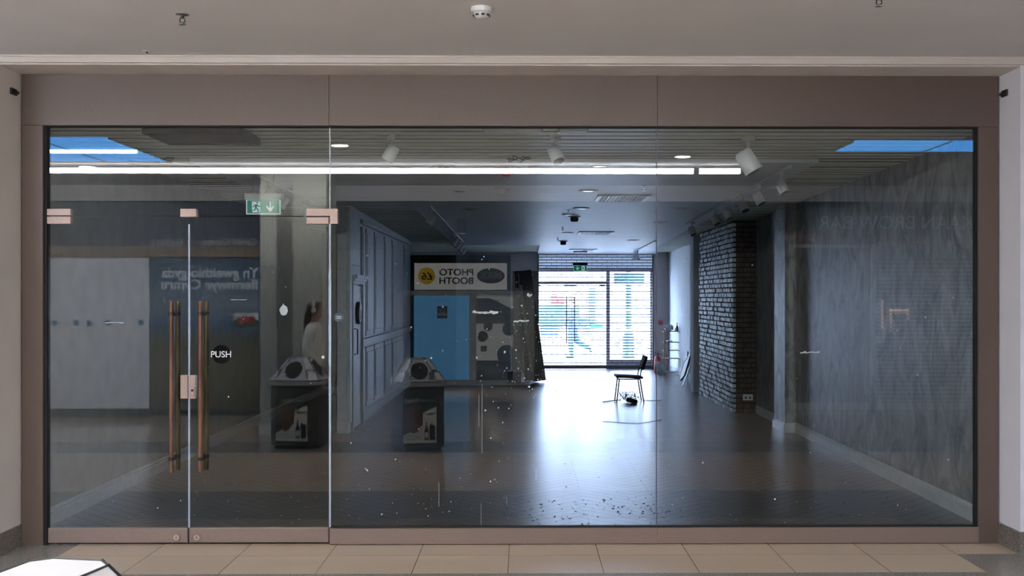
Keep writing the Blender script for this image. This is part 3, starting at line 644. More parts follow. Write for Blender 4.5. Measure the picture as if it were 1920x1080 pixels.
# ---- litter bins
def bin_(name, loc, rz, label, poster, s=.60, h=.92):
    t = thing(name, loc, label, 'litter bin', None, rz)
    body = mat('bin_body', (.075, .08, .08), .5, 0, .1, 20); lid = mat('bin_lid', (.45, .45, .47), .35, 0, .04, 10)
    H = s/2; B = lambda mb, n_, m_, par=t, **k: mb.build(n_, m_, par, world=False, **k)
    def oc(hh, c_): return [(-hh+c_, -hh), (hh-c_, -hh), (hh, -hh+c_), (hh, hh-c_), (hh-c_, hh), (-hh+c_, hh), (-hh, hh-c_), (-hh, -hh+c_)]
    C_ = .10
    B(MB().prism(oc(H-.015, C_), .03, h-.20, 'z'), 'body', body, bev=.004)
    B(MB().prism(oc(H-.05, C_), 0, .03, 'z'), 'plinth', black)
    b = MB(); q = .115; z0, z1, z2 = h-.20, h-.14, h+.11
    b.prism(oc(H+.01, C_), z0, z1, 'z'); lo, up_ = oc(H, C_), oc(q, .045)
    b.add([(x, y, z1) for x, y in lo]+[(x, y, z2) for x, y in up_], [tuple(range(7, -1, -1)), tuple(range(8, 16))]+[(i, (i+1) % 8, (i+1) % 8+8, i+8) for i in range(8)])
    L = B(b, 'lid', lid)
    e = MB()
    for (x0, y0), (x1, y1) in zip(lo, up_): e.tube([(x0, y0, z1+.003), (x1, y1, z2+.003)], .004, 6)
    for hh, cc_, z_ in ((H+.011, C_, z1), (H+.012, C_, z0), (q, .045, z2)):
        o_ = oc(hh, cc_); e.tube([(x, y, z_) for x, y in o_+[o_[0]]], .0035, 6)
    e.build('lid_edging', black, L, world=False)
    for k in range(8):
        M0 = Matrix.Rotation(k*pi/4, 3, 'Z')
        if k % 2 == 0: dl, du = H, q
        else: dl, du = (2*H-C_)/2**.5, (2*q-.045)/2**.5
        tilt = math.atan2(dl-du, z2-z1); M = M0 @ Matrix.Rotation(tilt, 3, 'X')
        cc = M0 @ Vector((0, (dl+du)/2, (z1+z2)/2))
        if k % 2 == 0:
            b = MB(); n_ = 28; r_ = .098
            pts_ = [cc+M @ Vector((r_*cos(2*pi*i/n_), y_, -.012+r_*1.15*sin(2*pi*i/n_))) for y_ in (-.004, .006) for i in range(n_)]
            b.add(pts_, [tuple(range(n_)), tuple(range(2*n_-1, n_-1, -1))]+[(i, (i+1) % n_, (i+1) % n_+n_, i+n_) for i in range(n_)])
            B(b, 'opening', mat('bin_opening', (.008, .008, .008), .9), L)
        else:
            tx = text('lettering', 'LITTER', .034, inkm, L, (0, 0, 0), 1, .002, 'CENTER', world=False, bold=.0015)
            tx.matrix_local = Matrix.Translation(cc+M @ Vector((0, .004, -.03))) @ M.to_4x4() @ Matrix.Rotation(pi, 4, 'Z') @ Matrix.Rotation(pi/2, 4, 'X')
        if k == 0 and poster == 'tired':
            for sx in (-1, 1):
                c2 = cc+M @ Vector((sx*.135, .004, -.075)); B(MB().obox(c2, (.028, .003, .045), M), 'recycle_label', mat('label_green', (.02, .10, .07), .5), L)
    if poster:
        y_ = H-.012; P = B(MB().box(-H+.11, H-.11, H-.015, y_, .08, h-.26), 'poster', mat('poster_dark', (.03, .05, .04), .4))
        B(MB().prism([(H-.115, .09), (-H+.115, .09), (-H+.115, .18), (.03, .29), (.03, .43), (H-.115, .50)], y_, y_+.003), 'poster_paper', paper, P)
        B(MB().prism([(-.07+.085*cos(a_*pi/12), .36+.16*sin(a_*pi/12)) for a_ in range(24)], y_+.003, y_+.006), 'portrait', mat('print_brown', (.16, .075, .05), .5), P)
        B(MB().prism([(.05, .12), (.095, .12), (.095, .24), (.08, .28), (.08, .33), (.065, .33), (.065, .28), (.05, .24)], y_+.003, y_+.006).prism([(.11, .12), (.17, .12), (.17, .28), (.11, .30)], y_+.003, y_+.006), 'bottle_print', inkm, P)
        B(MB().box(.058, .087, y_+.006, y_+.008, .15, .21), 'bottle_tag', paper, P)
        if poster == 'tired':
            a_ = text('lettering', 'Tired', .07, letter, P, (-.02*0+(-.06), y_+.004, .545), 1, .001, 'CENTER', world=False, bold=.001)
            a_.location.x = -.09
            text('lettering', 'of being Tired?', .026, letter, P, (.175, y_+.004, .555), 1, .001, 'LEFT', world=False)
            text('lettering', 'Floradix', .036, inkm, P, (.175, y_+.005, .41), 1, .001, 'LEFT', world=False)
        else:
            text('lettering', 'Wedi blino?', .055, letter, P, (.16, y_+.004, .535), 1, .001, 'LEFT', world=False)
            text('lettering', 'Floradix', .036, inkm, P, (.175, y_+.005, .41), 1, .001, 'LEFT', world=False)
        B(MB().box(-.17, .03, y_+.003, y_+.004, .13, .135).box(-.17, .03, y_+.003, y_+.004, .15, .155).box(-.17, .0, y_+.003, y_+.004, .17, .175), 'small_print', inkm, P)
    return t
c = mir(812, 700, 4.75); bin_('litter_bin', (-1.22, -5.05, 0), radians(-11), 'litter bin with Tired of being Tired poster, mirrored in front of the blue booth', 'tired')
c = mir(561, 700, 5.2); bin_('litter_bin', (c.x, -5.25, 0), radians(8), 'litter bin with pale angled lid, mirrored in front of the girl in headphones', 'wedi')

# ---- photo booth
for x in (-2.3, -1.1, .1):  # lamps added to brighten the booth, sunk in cans to stay unseen
    t = thing('added_can_lamp', (x, -12.2, 3.12), 'black can lamp added to the corridor ceiling to brighten the photo booth', 'downlight', 'added can lamps by the photo booth')
    nn = 24; ci = circ(0, 0, .085, nn); cii = circ(0, 0, .078, nn); v_ = [(x+p[0], -12.2+p[1], z_) for z_ in (2.86, 3.12) for p in ci]+[(x+p[0], -12.2+p[1], z_) for z_ in (2.86, 3.12) for p in cii]
    MB().add(v_, [(i, (i+1) % nn, (i+1) % nn+nn, i+nn) for i in range(nn)]+[(2*nn+i, 3*nn+i, 3*nn+(i+1) % nn, 2*nn+(i+1) % nn) for i in range(nn)]+[(i, 2*nn+i, 2*nn+(i+1) % nn, (i+1) % nn) for i in range(nn)]).build('can', black, t, smooth=True)
    MB().lathe([(.077, -.03), (.077, -.04)], (x, -12.2, 3.12), 24).build('reflector', silver, t)
    l = bpy.data.lights.new('lamp', 'AREA'); l.shape = 'DISK'; l.size = .14; l.energy = 130; l.color = (1, .97, .93)
    o = bpy.data.objects.new('lamp', l); COL.objects.link(o); o.parent = t; o.location = (0, 0, -.05)
YBo = 14.0
def mb(px, py, Yd=YBo): return mir(px, py, Yd)
a = mb(745, 724); c = mb(1002, 545); t = thing('photo_booth', ((a.x+c.x)/2, -YBo, 0), 'photo booth with MAX sign and blue curtain, mirrored in the middle pane', 'photo booth')
bw = mat('booth_white', (.70, .72, .70), .4, 0, .05, 3)
MB().box(a.x+.05, c.x-.05, -YBo-1.3, -YBo-.25, .02, c.z-.03).build('cabinet', bw, t)
ox, oz_ = (a.x, c.x), (a.z, c.z); r_o = rrect(a.x, c.x, .02, c.z, .14); r_i = rrect(a.x+.09, c.x-.09, .11, c.z-.09, .07)
MB().ring(r_o, r_i, -YBo-.04, -YBo+.03).build('front_frame', bw, t)
i0, i1 = mb(884, 0).x, mb(892, 0).x
MB().box(mb(880, 0).x, mb(893, 0).x, -YBo-.25, -YBo, .1, c.z-.09).build('post', bw, t)
k0 = mb(775, 0).x; MB().box(a.x+.09, k0, -YBo-.28, -YBo-.2, .1, c.z-.09).build('dark_recess', dark, t)
b = MB(); n_ = 40; xx0, xx1 = k0, mb(880, 0).x
zc1 = mb(0, 553).z; ys = [-YBo-.12+.006*sin(k*.5) for k in range(n_+1)]
vs_ = [(xx0+(xx1-xx0)*k/n_, ys[k], z_) for z_ in (.12, zc1) for k in range(n_+1)]+[(xx0+(xx1-xx0)*k/n_, ys[k]-.01, z_) for z_ in (.12, zc1) for k in range(n_+1)]
m_ = n_+1
b.add(vs_, [(k, k+1, m_+k+1, m_+k) for k in range(n_)]+[(2*m_+k, 3*m_+k, 3*m_+k+1, 2*m_+k+1) for k in range(n_)])
cur = b.build('curtain', mat('blue_curtain', (.12, .42, .82), .6, 0, .05, 2, emit=(.10, .32, .56), es=1.45), t, smooth=True)  # cloth given a glow of its own to brighten its reflection
MB().tube([(xx0, -YBo-.12, zc1+.01), (xx1, -YBo-.12, zc1+.01)], .02, 8).build('curtain_rail', black, t)
n0 = mb(819, 597); n1 = mb(838, 574); no = MB().box(n0.x, n1.x, -YBo-.10, -YBo-.088, n0.z, n1.z).build('notice', navy, cur)
cc = ((n0.x+n1.x)/2, (n0.z*.3+n1.z*.7)); MB().ring(circ(cc[0], cc[1], .055), circ(cc[0], cc[1], .042), -YBo-.088, -YBo-.084).tube([(cc[0]-.035, -YBo-.086, cc[1]-.035), (cc[0]+.035, -YBo-.086, cc[1]+.035)], .006, 6).box(n0.x+.01, n1.x-.01, -YBo-.088, -YBo-.084, n0.z+.05, n0.z+.11).build('notice_print', letter, cur)
# display panel
p0 = mb(891, 713); p1 = mb(962, 557); dp = MB().box(p0.x, p1.x, -YBo-.25, -YBo-.04, p0.z, p1.z).build('display_panel', glow_paper, t)
def yb(o): return -YBo-.04+o
h0 = mb(0, 600).z; h1 = mb(0, 559).z
MB().prism([(p0.x, h0), (p1.x, h0), (p1.x, mb(0, 580).z), (mb(918, 0).x, h1), (p0.x, h1)], yb(0), yb(.004)).build('heading', mat('poster_slate', (.04, .05, .055), .5), dp)
yl = mat('muted_yellow', (.34, .27, .08), .5)
z0 = mb(0, 607).z; MB().box(p0.x, p1.x, yb(0), yb(.004), z0, h0).build('yellow_strip', yl, dp)
for body, pxa, pxb, py, hp in (('PHOTOS', 936, 895, 568, 7), ('ONLINE & POSTAL', 950, 895, 580, 5), ('PASSPORT', 955, 897, 590, 7), ('APPLICATION', 947, 902, 597, 5)):
    mtext('lettering', body, pxa, pxb, py, hp, YBo, yl if body == 'PHOTOS' else letter, dp, -.04+.006)
ph = mat('portrait_print', (.14, .09, .075), .5)
for px, py, r_ in ((905, 631, .105), (915, 612, .09), (955, 617, .13), (950, 665, .19)):
    q = mb(px, py); x_ = min(q.x, p1.x-r_*.6)
    MB().prism([(min(p1.x, x_+r_*cos(2*pi*k/24)), q.z+r_*sin(2*pi*k/24)) for k in range(24)], yb(.004), yb(.008)).build('portrait', ph if r_ < .11 else mat('portrait_dark', (.05, .05, .055), .5), dp)
q = mb(907, 654); MB().box(q.x-.055, q.x+.055, yb(.004), yb(.008), q.z-.055, q.z+.055).build('access_icon', inkm, dp)
MB().ring(circ(q.x, q.z-.012, .026, 16), circ(q.x, q.z-.012, .018, 16), yb(.008), yb(.011)).box(q.x-.005, q.x+.005, yb(.008), yb(.011), q.z-.01, q.z+.035).build('access_mark', letter, dp)
q0_, q1_ = mb(891, 706), mb(958, 676); MB().box(p0.x, p1.x, yb(0), yb(.006), p0.z, q1_.z).build('console', mat('poster_slate', (0, 0, 0)), dp)
q0_, q1_ = mb(908, 700), mb(945, 687); MB().box(q0_.x, q1_.x, yb(.006), yb(.012), q0_.z, q1_.z).build('screen', mat('pale_screen', (.25, .26, .26), .3), dp)
q = mb(899, 690); MB().ring([(q.x+dx, q.z+dz_) for dx, dz_ in ((-.06, -.03), (.06, -.03), (.06, .02), (.03, .05), (-.02, .06), (-.06, .02))], [(q.x+dx*.75, q.z+dz_*.7) for dx, dz_ in ((-.06, -.03), (.06, -.03), (.06, .02), (.03, .05), (-.02, .06), (-.06, .02))], yb(.006), yb(.010)).build('cloud_icon', letter, dp)
# sign on top
s0 = mb(776, 543); s1 = mb(950, 493); sg = MB().box(s0.x, s1.x, -YBo-.5, -YBo-.1, s0.z, s1.z).build('top_sign', mat('sign_board', (.78, .78, .76), .45, 0, .04, 2, emit=(.8, .8, .76), es=.9), t)  # sign face given an added glow so its reflection reads brighter
mtext('lettering', 'PHOTO', 888, 824, 516, 12, YBo, inkm, sg, -.096, .004); mtext('lettering', 'BOOTH', 888, 824, 532, 12, YBo, inkm, sg, -.096, .004)
q = mb(799, 517); ys_ = MB().prism(circ(q.x, q.z, .165), -YBo-.1, -YBo-.094).build('price_disc', mat('price_yellow', (.72, .48, .03), .5, emit=(.8, .5, .03), es=.6), sg)  # disc shares the added glow of the sign face
mtext('lettering', '£6', 811, 790, 524, 13, YBo, inkm, ys_, -.092, .004)
q = mb(920, 517); ov = MB().prism(circ(q.x, q.z, .27, 36, .15), -YBo-.1, -YBo-.094).build('logo_oval', inkm, sg)
mtext('lettering', 'MAX', 941, 899, 522, 12, YBo, letter, ov, -.092, .006)
MB().box(q.x-.2, q.x+.2, -YBo-.094, -YBo-.090, q.z-.062, q.z-.052).build('underline', letter, ov)

# ================================================================== inside the shop: ceiling things
def exit_sign(p, zc, wd, mirrored, label):
    """p = bottom centre of the green panel"""
    t = thing('exit_sign', (p.x, p.y, p.z), label, 'exit sign', None)
    h = wd*.42
    MB().box(p.x-wd/2-.012, p.x+wd/2+.012, p.y-.03, p.y+.03, p.z+h, p.z+h+wd*.19).build('housing', mat('sign_housing', (.45, .5, .5), .5) if not mirrored else black, t, bev=.003)
    pn = MB().box(p.x-wd/2, p.x+wd/2, p.y-.006, p.y+.006, p.z, p.z+h).build('panel', green, t)
    MB().ring([(p.x+sx*wd/2, p.z+zz) for sx, zz in ((-1, 0), (1, 0), (1, h), (-1, h))], [(p.x+sx*(wd/2-.008), p.z+zz) for sx, zz in ((-1, .008), (1, .008), (1, h-.002), (-1, h-.002))], p.y-.009, p.y+.009).build('border', signw, pn)
    sg_ = -1 if mirrored else 1
    def X(u): return p.x+sg_*(u-.5)*wd
    def Zz(v): return p.z+v*h
    y0, y1 = p.y-.009, p.y-.007
    MB().prism([(X(.19), Zz(.13)), (X(.41), Zz(.13)), (X(.41), Zz(.9)), (X(.17), Zz(.9)), (X(.17), Zz(.3))], y0, y1).build('doorway_symbol', signw, pn)
    r = MB(); y2, y3 = y0-.003, y0-.0005
    r.prism([(X(u), Zz(v)) for u, v in [(.325+.025*cos(k*pi/6), .80+.06*sin(k*pi/6)) for k in range(12)]], y2, y3)
    for poly in ([(.26, .68), (.33, .70), (.31, .45), (.25, .45)], [(.26, .68), (.22, .62), (.18, .50), (.20, .48), (.24, .58), (.27, .62)], [(.33, .68), (.39, .58), (.42, .60), (.42, .55), (.38, .52), (.32, .60)],
                 [(.31, .47), (.36, .35), (.375, .14), (.35, .14), (.325, .32), (.27, .45)], [(.26, .47), (.24, .32), (.17, .30), (.17, .25), (.265, .27), (.29, .45)]):
        r.prism([(X(u), Zz(v)) for u, v in poly], y2, y3)
    r.build('running_figure', green, pn)
    MB().prism([(X(u), Zz(v)) for u, v in ((.68, .86), (.72, .86), (.72, .42), (.79, .62), (.83, .55), (.70, .16), (.57, .55), (.61, .62), (.68, .42))], y0, y1).build('arrow', signw, pn)
    b = MB()
    for s_ in ((-.3, .3) if not mirrored else (.3,)): MB().tube([(p.x+wd*s_, p.y, p.z+h+wd*.15), (p.x+wd*s_, p.y, zc)], .0035, 6).build('suspension_rod', silver, t)
    MB().box(p.x-wd/2, p.x+wd/2, p.y-.04, p.y+.04, zc-.03, zc).build('ceiling_plate', white if not mirrored else black, t)
p = at(494, 402, 2.5); exit_sign(p, CE(2.5), at(526, 0, 2.5).x-at(462, 0, 2.5).x, False, 'green emergency exit sign with running figure hanging near the left glass door')
p = at(1088, 508.5, 17.6); exit_sign(p, CE(17.6), at(1101, 0, 17.6).x-at(1075, 0, 17.6).x, True, 'small green exit sign hanging in front of the far roller grille')

def spot_proto():
    t = thing('ceiling_spotlight', (0, 0, 0), 'x', 'spotlight', None)
    MB().box(-.016, .016, -.05, .05, -.03, 0).build('adapter', white, t, world=False, bev=.002)
    MB().tube([(0, 0, -.02), (0, 0, -.10)], .009, 10).build('stem', white, t, world=False)
    M = Matrix.Rotation(radians(28), 3, 'Y') @ Matrix.Rotation(radians(12), 3, 'X')
    c0 = Vector((0, 0, -.12)); ax = M @ Vector((0, 0, -1))
    h = MB().tube([c0-ax*.055, c0-ax*.045, c0+ax*.055], [.034, .042, .045], 24).build('lamp_head', white, t, world=False, smooth=True)
    MB().tube([c0+ax*.052, c0+ax*.057], [.038, .038], 20).build('lens', mat('dark_lens', (.05, .05, .06), .15), h, world=False)
    h.location = (0, 0, 0)
    return t
sp = spot_proto()
def place_spot(o, p, label, rz, s=1):
    o.location = p; o['label'] = label; o.rotation_euler = (0, 0, rz); o.scale = (s, s, s)
ys0 = .75
for k, (px, lab, rz, s) in enumerate(((733, 'leftmost of three white spotlights under the slatted ceiling near the glass', .3, 1.15), (1042, 'middle of three white spotlights under the slatted ceiling near the glass', 2.7, 1.2), (1403, 'largest white spotlight, rightmost of three near the glass, tilted down left', 3.3, 1.65))):
    q = at(px, 255, ys0); o = sp if k == 0 else copy_tree(sp)
    place_spot(o, (q.x, ys0, CE(ys0)+.03), lab, rz, s)
def track(name, x, y0, y1, label, spots, rz, x1=None):
    x1 = x if x1 is None else x1
    t = thing('lighting_track', (x, y0, CE(y0)), label, 'track')
    MB().tube([(x, y0, CE(y0)-.014), (x1, y1, CE(y1)-.014)], .016, 4).build('rail', white, t)
    MB().box(x-.02, x+.02, y0-.03, y0, CE(y0)-.032, CE(y0)).build('end_feed', white, t)
    for k, y in enumerate(spots):
        xx = x+(x1-x)*(y-y0)/(y1-y0); o = copy_tree(sp); o['group'] = 'spotlights on the '+name
        place_spot(o, (xx, y, CE(y)-.028), (('nearest', 'second', 'third', 'fourth', 'fifth', 'farthest')[k]+' white spotlight on the '+name), rz+.25*sin(k*2.3), 1.15)
q = onceil(805, 383); track('short left track inside the shop', q.x, q.y, 14.6, 'white lighting track on the left side of the smooth ceiling raft', [q.y+.3, 11.2, 12.2, 13.2, 14.2], .4)
q0 = onceil(1480, 310); q1 = onceil(1287, 418)
track('right track beside the raft edge', q0.x, q0.y, q1.y, 'white lighting track along the right edge of the ceiling raft', [onceil(px, py).y for px, py in ((1467, 318), (1424, 342), (1393, 358), (1362, 375), (1338, 388), (1295, 412))], pi-.3, q1.x)
q0 = onceil(447, 310); q1 = onceil(587, 377)
track('front left track above the exit sign', q0.x, q0.y, q1.y, 'white lighting track above the near exit sign', [onceil(px, py).y for px, py in ((505, 338), (532, 350), (572, 369))], .3, q1.x)
track('far track by the roller grille', at(1218, 455, 14.5).x, 13.6, 17.6, 'short lighting track on the raft in front of the roller grille', [16.9, 17.4], pi)

ventw = mat('vent_white', (.88, .89, .9), .4)
def vent(px, py, wd, dp_, label):
    p = onceil(px, py); z = CE(p.y); t = thing('air_vent', (p.x, p.y, z), label, 'air vent', None)
    y0, y1 = p.y-dp_/2, p.y+dp_/2; x0, x1 = p.x-wd/2, p.x+wd/2
    b = MB()
    for a_, c_, d_, e_ in ((x0, x1, y0, y0+.05), (x0, x1, y1-.05, y1), (x0, x0+.05, y0, y1), (x1-.05, x1, y0, y1)):
        b.box(a_, c_, d_, e_, CE(p.y)-.010, CE(p.y)+.004)
    b.build('frame', ventw, t)
    MB().box(x0+.05, x1-.05, y0+.05, y1-.05, z-.006, z+.0).build('core', black, t)
    b = MB(); n_ = 12
    for k in range(n_):
        xx = x0+.07+(wd-.14)*k/(n_-1)
        b.obox((xx, (y0+y1)/2, z-.010), (.011, dp_/2-.06, .002), Matrix.Rotation(radians(35 if k < n_/2 else -35), 3, 'Y'))
    b.build('louvres', ventw, t); return t
vent(1166, 372, .62, .85, 'nearest square air vent with white louvres in the ceiling raft')
vent(1116, 437, .60, .85, 'second square air vent in the ceiling raft, mid way to the grille')
vent(1092, 468.5, .60, .85, 'farthest square air vent in the ceiling raft, just before the grille')
dl0 = None
for px, py, lab in ((832, 311, 'unlit recessed downlight at the raft front, left of the red sounder'), (1124, 310, 'unlit recessed downlight at the raft front, left of the right glass joint'), (1325, 311, 'unlit recessed downlight at the raft front, right of the right glass joint'),
                    (860, 357, 'unlit recessed downlight, second row, left'), (1103, 357, 'unlit recessed downlight, second row, above the nearest air vent'), (1280, 391, 'unlit recessed downlight between the nearest vent and the right track'),
                    (881, 391, 'unlit recessed downlight on the raft above the short left track'), (1090, 390, 'unlit recessed downlight, third row, left of the nearest vent'), (1068, 402, 'unlit recessed downlight just in front of the dark smoke detector'),
                    (1238, 416, 'unlit recessed downlight beside the right glass joint, below the nearest vent'), (1064, 436, 'unlit recessed downlight at the left end of the second air vent'), (1188, 450, 'unlit recessed downlight far back on the right side of the raft')):
    p = onceil(px, py); p.z -= .001
    if dl0 is None:
        dl0 = thing('recessed_downlight', p, lab, 'downlight', 'unlit downlights in the ceiling raft')
        MB().lathe([(.105, .0), (.107, -.008), (.080, -.014), (.068, -.008), (.068, -.002)], (0, 0, 0), 28).build('trim_ring', white, dl0, world=False, smooth=True)
        MB().lathe([(.067, -.009), (.050, -.012)], (0, 0, 0), 28).build('reflector', mat('dark_reflector', (.03, .03, .035), .2), dl0, world=False)
    else: dup(dl0, p, lab)
for px, py, lab in ((1077, 406, 'dark smoke detector on the raft behind the nearest air vent'), (1056, 452, 'dark smoke detector on the raft between second and farthest vent'), (941, 352, 'grey smoke detector on the raft left of the second row downlights')):
    p = onceil(px, py); t = thing('smoke_detector', p, lab, 'smoke detector', None)
    MB().lathe([(.085, 0), (.085, -.012), (0, -.013)], p, 24).build('base', white, t, smooth=True)
    MB().lathe([(.055, -.012), (.058, -.05), (.045, -.075), (0, -.078)], p, 24).build('sensor_body', black if px > 1000 else slatm, t, smooth=True)
for px, py, lab in ((1207, 348, 'pendent sprinkler on the raft above the nearest air vent'), (1066, 394, 'pendent sprinkler on the raft between two downlights'), (1055, 426, 'pendent sprinkler on the raft beyond the first dark detector'), (1046, 446, 'small pendent sprinkler on the raft by the second dark detector')):
    sprinkler(onceil(px, py), lab, 1.0)
p = onceil(949, 310); t = thing('alarm_sounder', p, 'red alarm sounder on the ceiling at the front of the raft', 'alarm')
MB().lathe([(.05, 0), (.052, -.02), (.052, -.02)], p, 24).build('base', white, t, smooth=True)
MB().lathe([(.046, -.018), (.048, -.085), (.035, -.10), (0, -.10)], p, 24).build('body', red, t, smooth=True)
p = onceil(1000, 313); t = thing('motion_sensor', p, 'white motion sensor on the ceiling beside the red sounder', 'sensor')
MB().lathe([(.05, 0), (.05, -.03), (.03, -.055), (0, -.065)], p, 24).build('body', white, t, smooth=True)
MB().lathe([(.02, -.06), (.0, -.07)], p, 12).build('lens', black, t)
a = onceil(292, 249); c = onceil(465, 262); t = thing('ceiling_panel', ((a.x+c.x)/2, (a.y+c.y)/2, CE(.6)), 'black framed flat panel set under the ceiling slats above the doors', 'ceiling panel')
x0, x1 = at(300, 255, .65).x, at(463, 255, .65).x
MB().box(x0, x1, .35, .95, CE(.6)-.01, CE(.6)+.035).build('panel', mat('panel_grey', (.035, .04, .04), .5), t)
MB().box(x0-.03, x0, .33, .97, CE(.6)-.02, CE(.6)+.035).box(x1, x1+.03, .33, .97, CE(.6)-.02, CE(.6)+.035).box(x0, x1, .33, .35, CE(.6)-.02, CE(.6)+.035).box(x0, x1, .95, .97, CE(.6)-.02, CE(.6)+.035).build('frame', black, t)
for px0, px1, py, lab in ((905, 1018, 250, 'thin pale batten on the slats near the glass, left of the middle spotlight'), (1046, 1103, 252, 'thin pale batten on the slats near the glass, right of the middle spotlight')):
    x0, x1 = at(px0, 0, .4).x, at(px1, 0, .4).x; t = thing('batten_light', (x0, .4, CE(.4)+.03), lab, 'batten light')
    MB().box(x0, x1, .385, .415, CE(.4)+.005, CE(.4)+.032).build('body', white, t); MB().box(x0, x0+.012, .38, .42, CE(.4)+.0, CE(.4)+.033).box(x1-.012, x1, .38, .42, CE(.4)+.0, CE(.4)+.033).build('end_cap', silver, t)
def tangle(name, c, r, m_, label, n=3, rad=.005, seed=1, flat=.5):
    R = random.Random(seed); pts_ = []
    for k in range(n*10):
        a_ = k*.75+R.uniform(-.3, .3); q_ = R.uniform(.35, 1)
        pts_.append((c[0]+r*q_*cos(a_), c[1]+r*.8*q_*sin(a_), c[2]+R.uniform(0, flat)*r))
    f = []
    for i in range(len(pts_)-1):
        p0_, p1_, p2_, p3_ = (Vector(pts_[max(i-1, 0)]), Vector(pts_[i]), Vector(pts_[i+1]), Vector(pts_[min(i+2, len(pts_)-1)]))
        for s_ in range(5):
            u = s_/5; f.append(.5*((2*p1_)+(p2_-p0_)*u+(2*p0_-5*p1_+4*p2_-p3_)*u*u+(3*p1_-p0_-3*p2_+p3_)*u**3))
    f = [Vector((v.x, v.y, max(v.z, c[2]+rad) if flat > 0 else v.z)) for v in f]
    return tag(MB().tube(f, rad, 6).build(name, m_, None, smooth=True, loc=c), label, 'cable')
q = onceil(307, 292); tangle('ceiling_cable', (q.x, q.y, CE(q.y)-.06), .10, black, 'knot of black cable dangling from the slats at the upper left', 2, .005, 3, .5)
q = onceil(972, 292); tangle('ceiling_cable', (q.x, q.y, CE(q.y)-.05), .12, black, 'knot of black cable dangling from the slats beside the red sounder', 2, .005, 5, .4)

# ================================================================== inside the shop: loose things on the floor
f0 = onfloor(1157, 755); f1 = onfloor(1205, 754); cy_ = f0.y
def chair():
    cx_ = (f0.x+f1.x)/2; t = thing('side_chair', (cx_, cy_, 0), 'dark stacking chair seen side on, standing on the bright floor over a cable heap', 'chair')
    w_ = .40; xb = .19; xf = -.22; sh = .415
    def P(x, y, z): return (cx_+x, cy_+y, z)
    for sy in (0, w_):
        MB().tube([P(xf, sy, 0), P(xf+.045, sy, sh-.02)], .011, 10).build('leg', chairm, t, smooth=True)
        MB().tube([P(xb+.035, sy, 0), P(xb-.03, sy, sh-.02)], .011, 10).build('leg', chairm, t, smooth=True)
    MB().tube([P(xf+.03, 0, sh-.03), P(xb-.03, 0, sh-.03), P(xb-.03, w_, sh-.03), P(xf+.03, w_, sh-.03), P(xf+.03, 0, sh-.03)], .010, 8).build('seat_frame', chairm, t)
    M = Matrix.Rotation(radians(3), 3, 'Y'); MB().obox(P(-.01, w_/2, sh+.003), (.225, w_/2+.01, .018), M).build('seat', chairm, t, bev=.012)
    for sy in (0, w_):
        MB().tube([P(xb-.03, sy, sh-.03), P(xb-.015, sy, sh+.08), P(xb+.02, sy, sh+.2)], .010, 8).build('back_post', chairm, t, smooth=True)
    MB().obox(P(xb+.048, w_/2, sh+.235), (.027, w_/2+.01, .115), Matrix.Rotation(radians(18), 3, 'Y')).build('backrest', chairm, t, bev=.012)
chair()
o = tangle('cable_heap', ((f0.x+f1.x)/2, cy_+.12, 0), .17, black, 'tangled heap of dark cables on the floor under the chair', 6, .004, 11, 1.0)
q = onfloor(1182, 757); tag(MB().obox((q.x+.03, q.y+.05, .045), (.08, .05, .035), Matrix.Rotation(.5, 3, 'Z') @ Matrix.Rotation(.3, 3, 'Y')).build('power_adapter', chairm, None, bev=.01, loc=(q.x, q.y, 0)), 'dark box shaped adapter lying in the cable heap under the chair', 'adapter')
q = onfloor(1130, 755); r_ = onfloor(1164, 752); tag(MB().tube([(q.x, q.y, .012), (r_.x, r_.y, .02)], .009, 8).build('wooden_stick', bamboo, None, loc=(q.x, q.y, 0)), 'thin stick on the floor left of the chair', 'stick')
pts_ = [onfloor(px, py)+Vector((0, 0, .006)) for px, py in ((1130, 791), (1150, 792), (1175, 794), (1200, 794), (1222, 791), (1240, 788))]
tag(MB().tube(pts_, .0035, 6).build('floor_cable', chairm, None, loc=pts_[0]), 'thin loose cable on the floor in front of the chair', 'cable')
pts_ = [onfloor(px, py)+Vector((0, 0, .006)) for px, py in ((1205, 751), (1222, 752), (1240, 751))]
tag(MB().tube(pts_, .004, 6).build('floor_cable', chairm, None, loc=pts_[0]), 'short loose cable on the floor right of the chair legs', 'cable')
R = random.Random(4); b = MB()
for k in range(230):
    if k < 120: px, py = R.uniform(940, 1260), R.gauss(955, 14)
    else: px, py = R.uniform(200, 1700), R.uniform(760, 985)
    if py > 984: continue
    q = onfloor(px, py); s_ = R.uniform(.002, .006)
    if q.x < XL+.1 or q.x > XR-.1 or q.y < .1: continue
    b.obox((q.x, q.y, s_*.4+.001), (s_, s_*R.uniform(.5, 1.6), s_*.4), Matrix.Rotation(R.uniform(0, 6), 3, 'Z'))
tag(b.build('floor_crumbs', black), 'dark crumbs and grit scattered on the shop floor near the glass', 'debris', kind='stuff')
b = MB()
for k in range(120):
    px, py = R.uniform(150, 1700), R.choice([R.uniform(920, 984), R.uniform(800, 984)]); q = onfloor(px, py); s_ = R.uniform(.0015, .0042)
    if q.x < XL+.1 or q.x > XR-.1 or q.y < .1: continue
    b.obox((q.x, q.y, s_*.4+.001), (s_, s_*R.uniform(.5, 2), s_*.4), Matrix.Rotation(R.uniform(0, 6), 3, 'Z'))
tag(b.build('plaster_chips', white), 'small white plaster chips scattered over the dark shop floor', 'debris', kind='stuff')

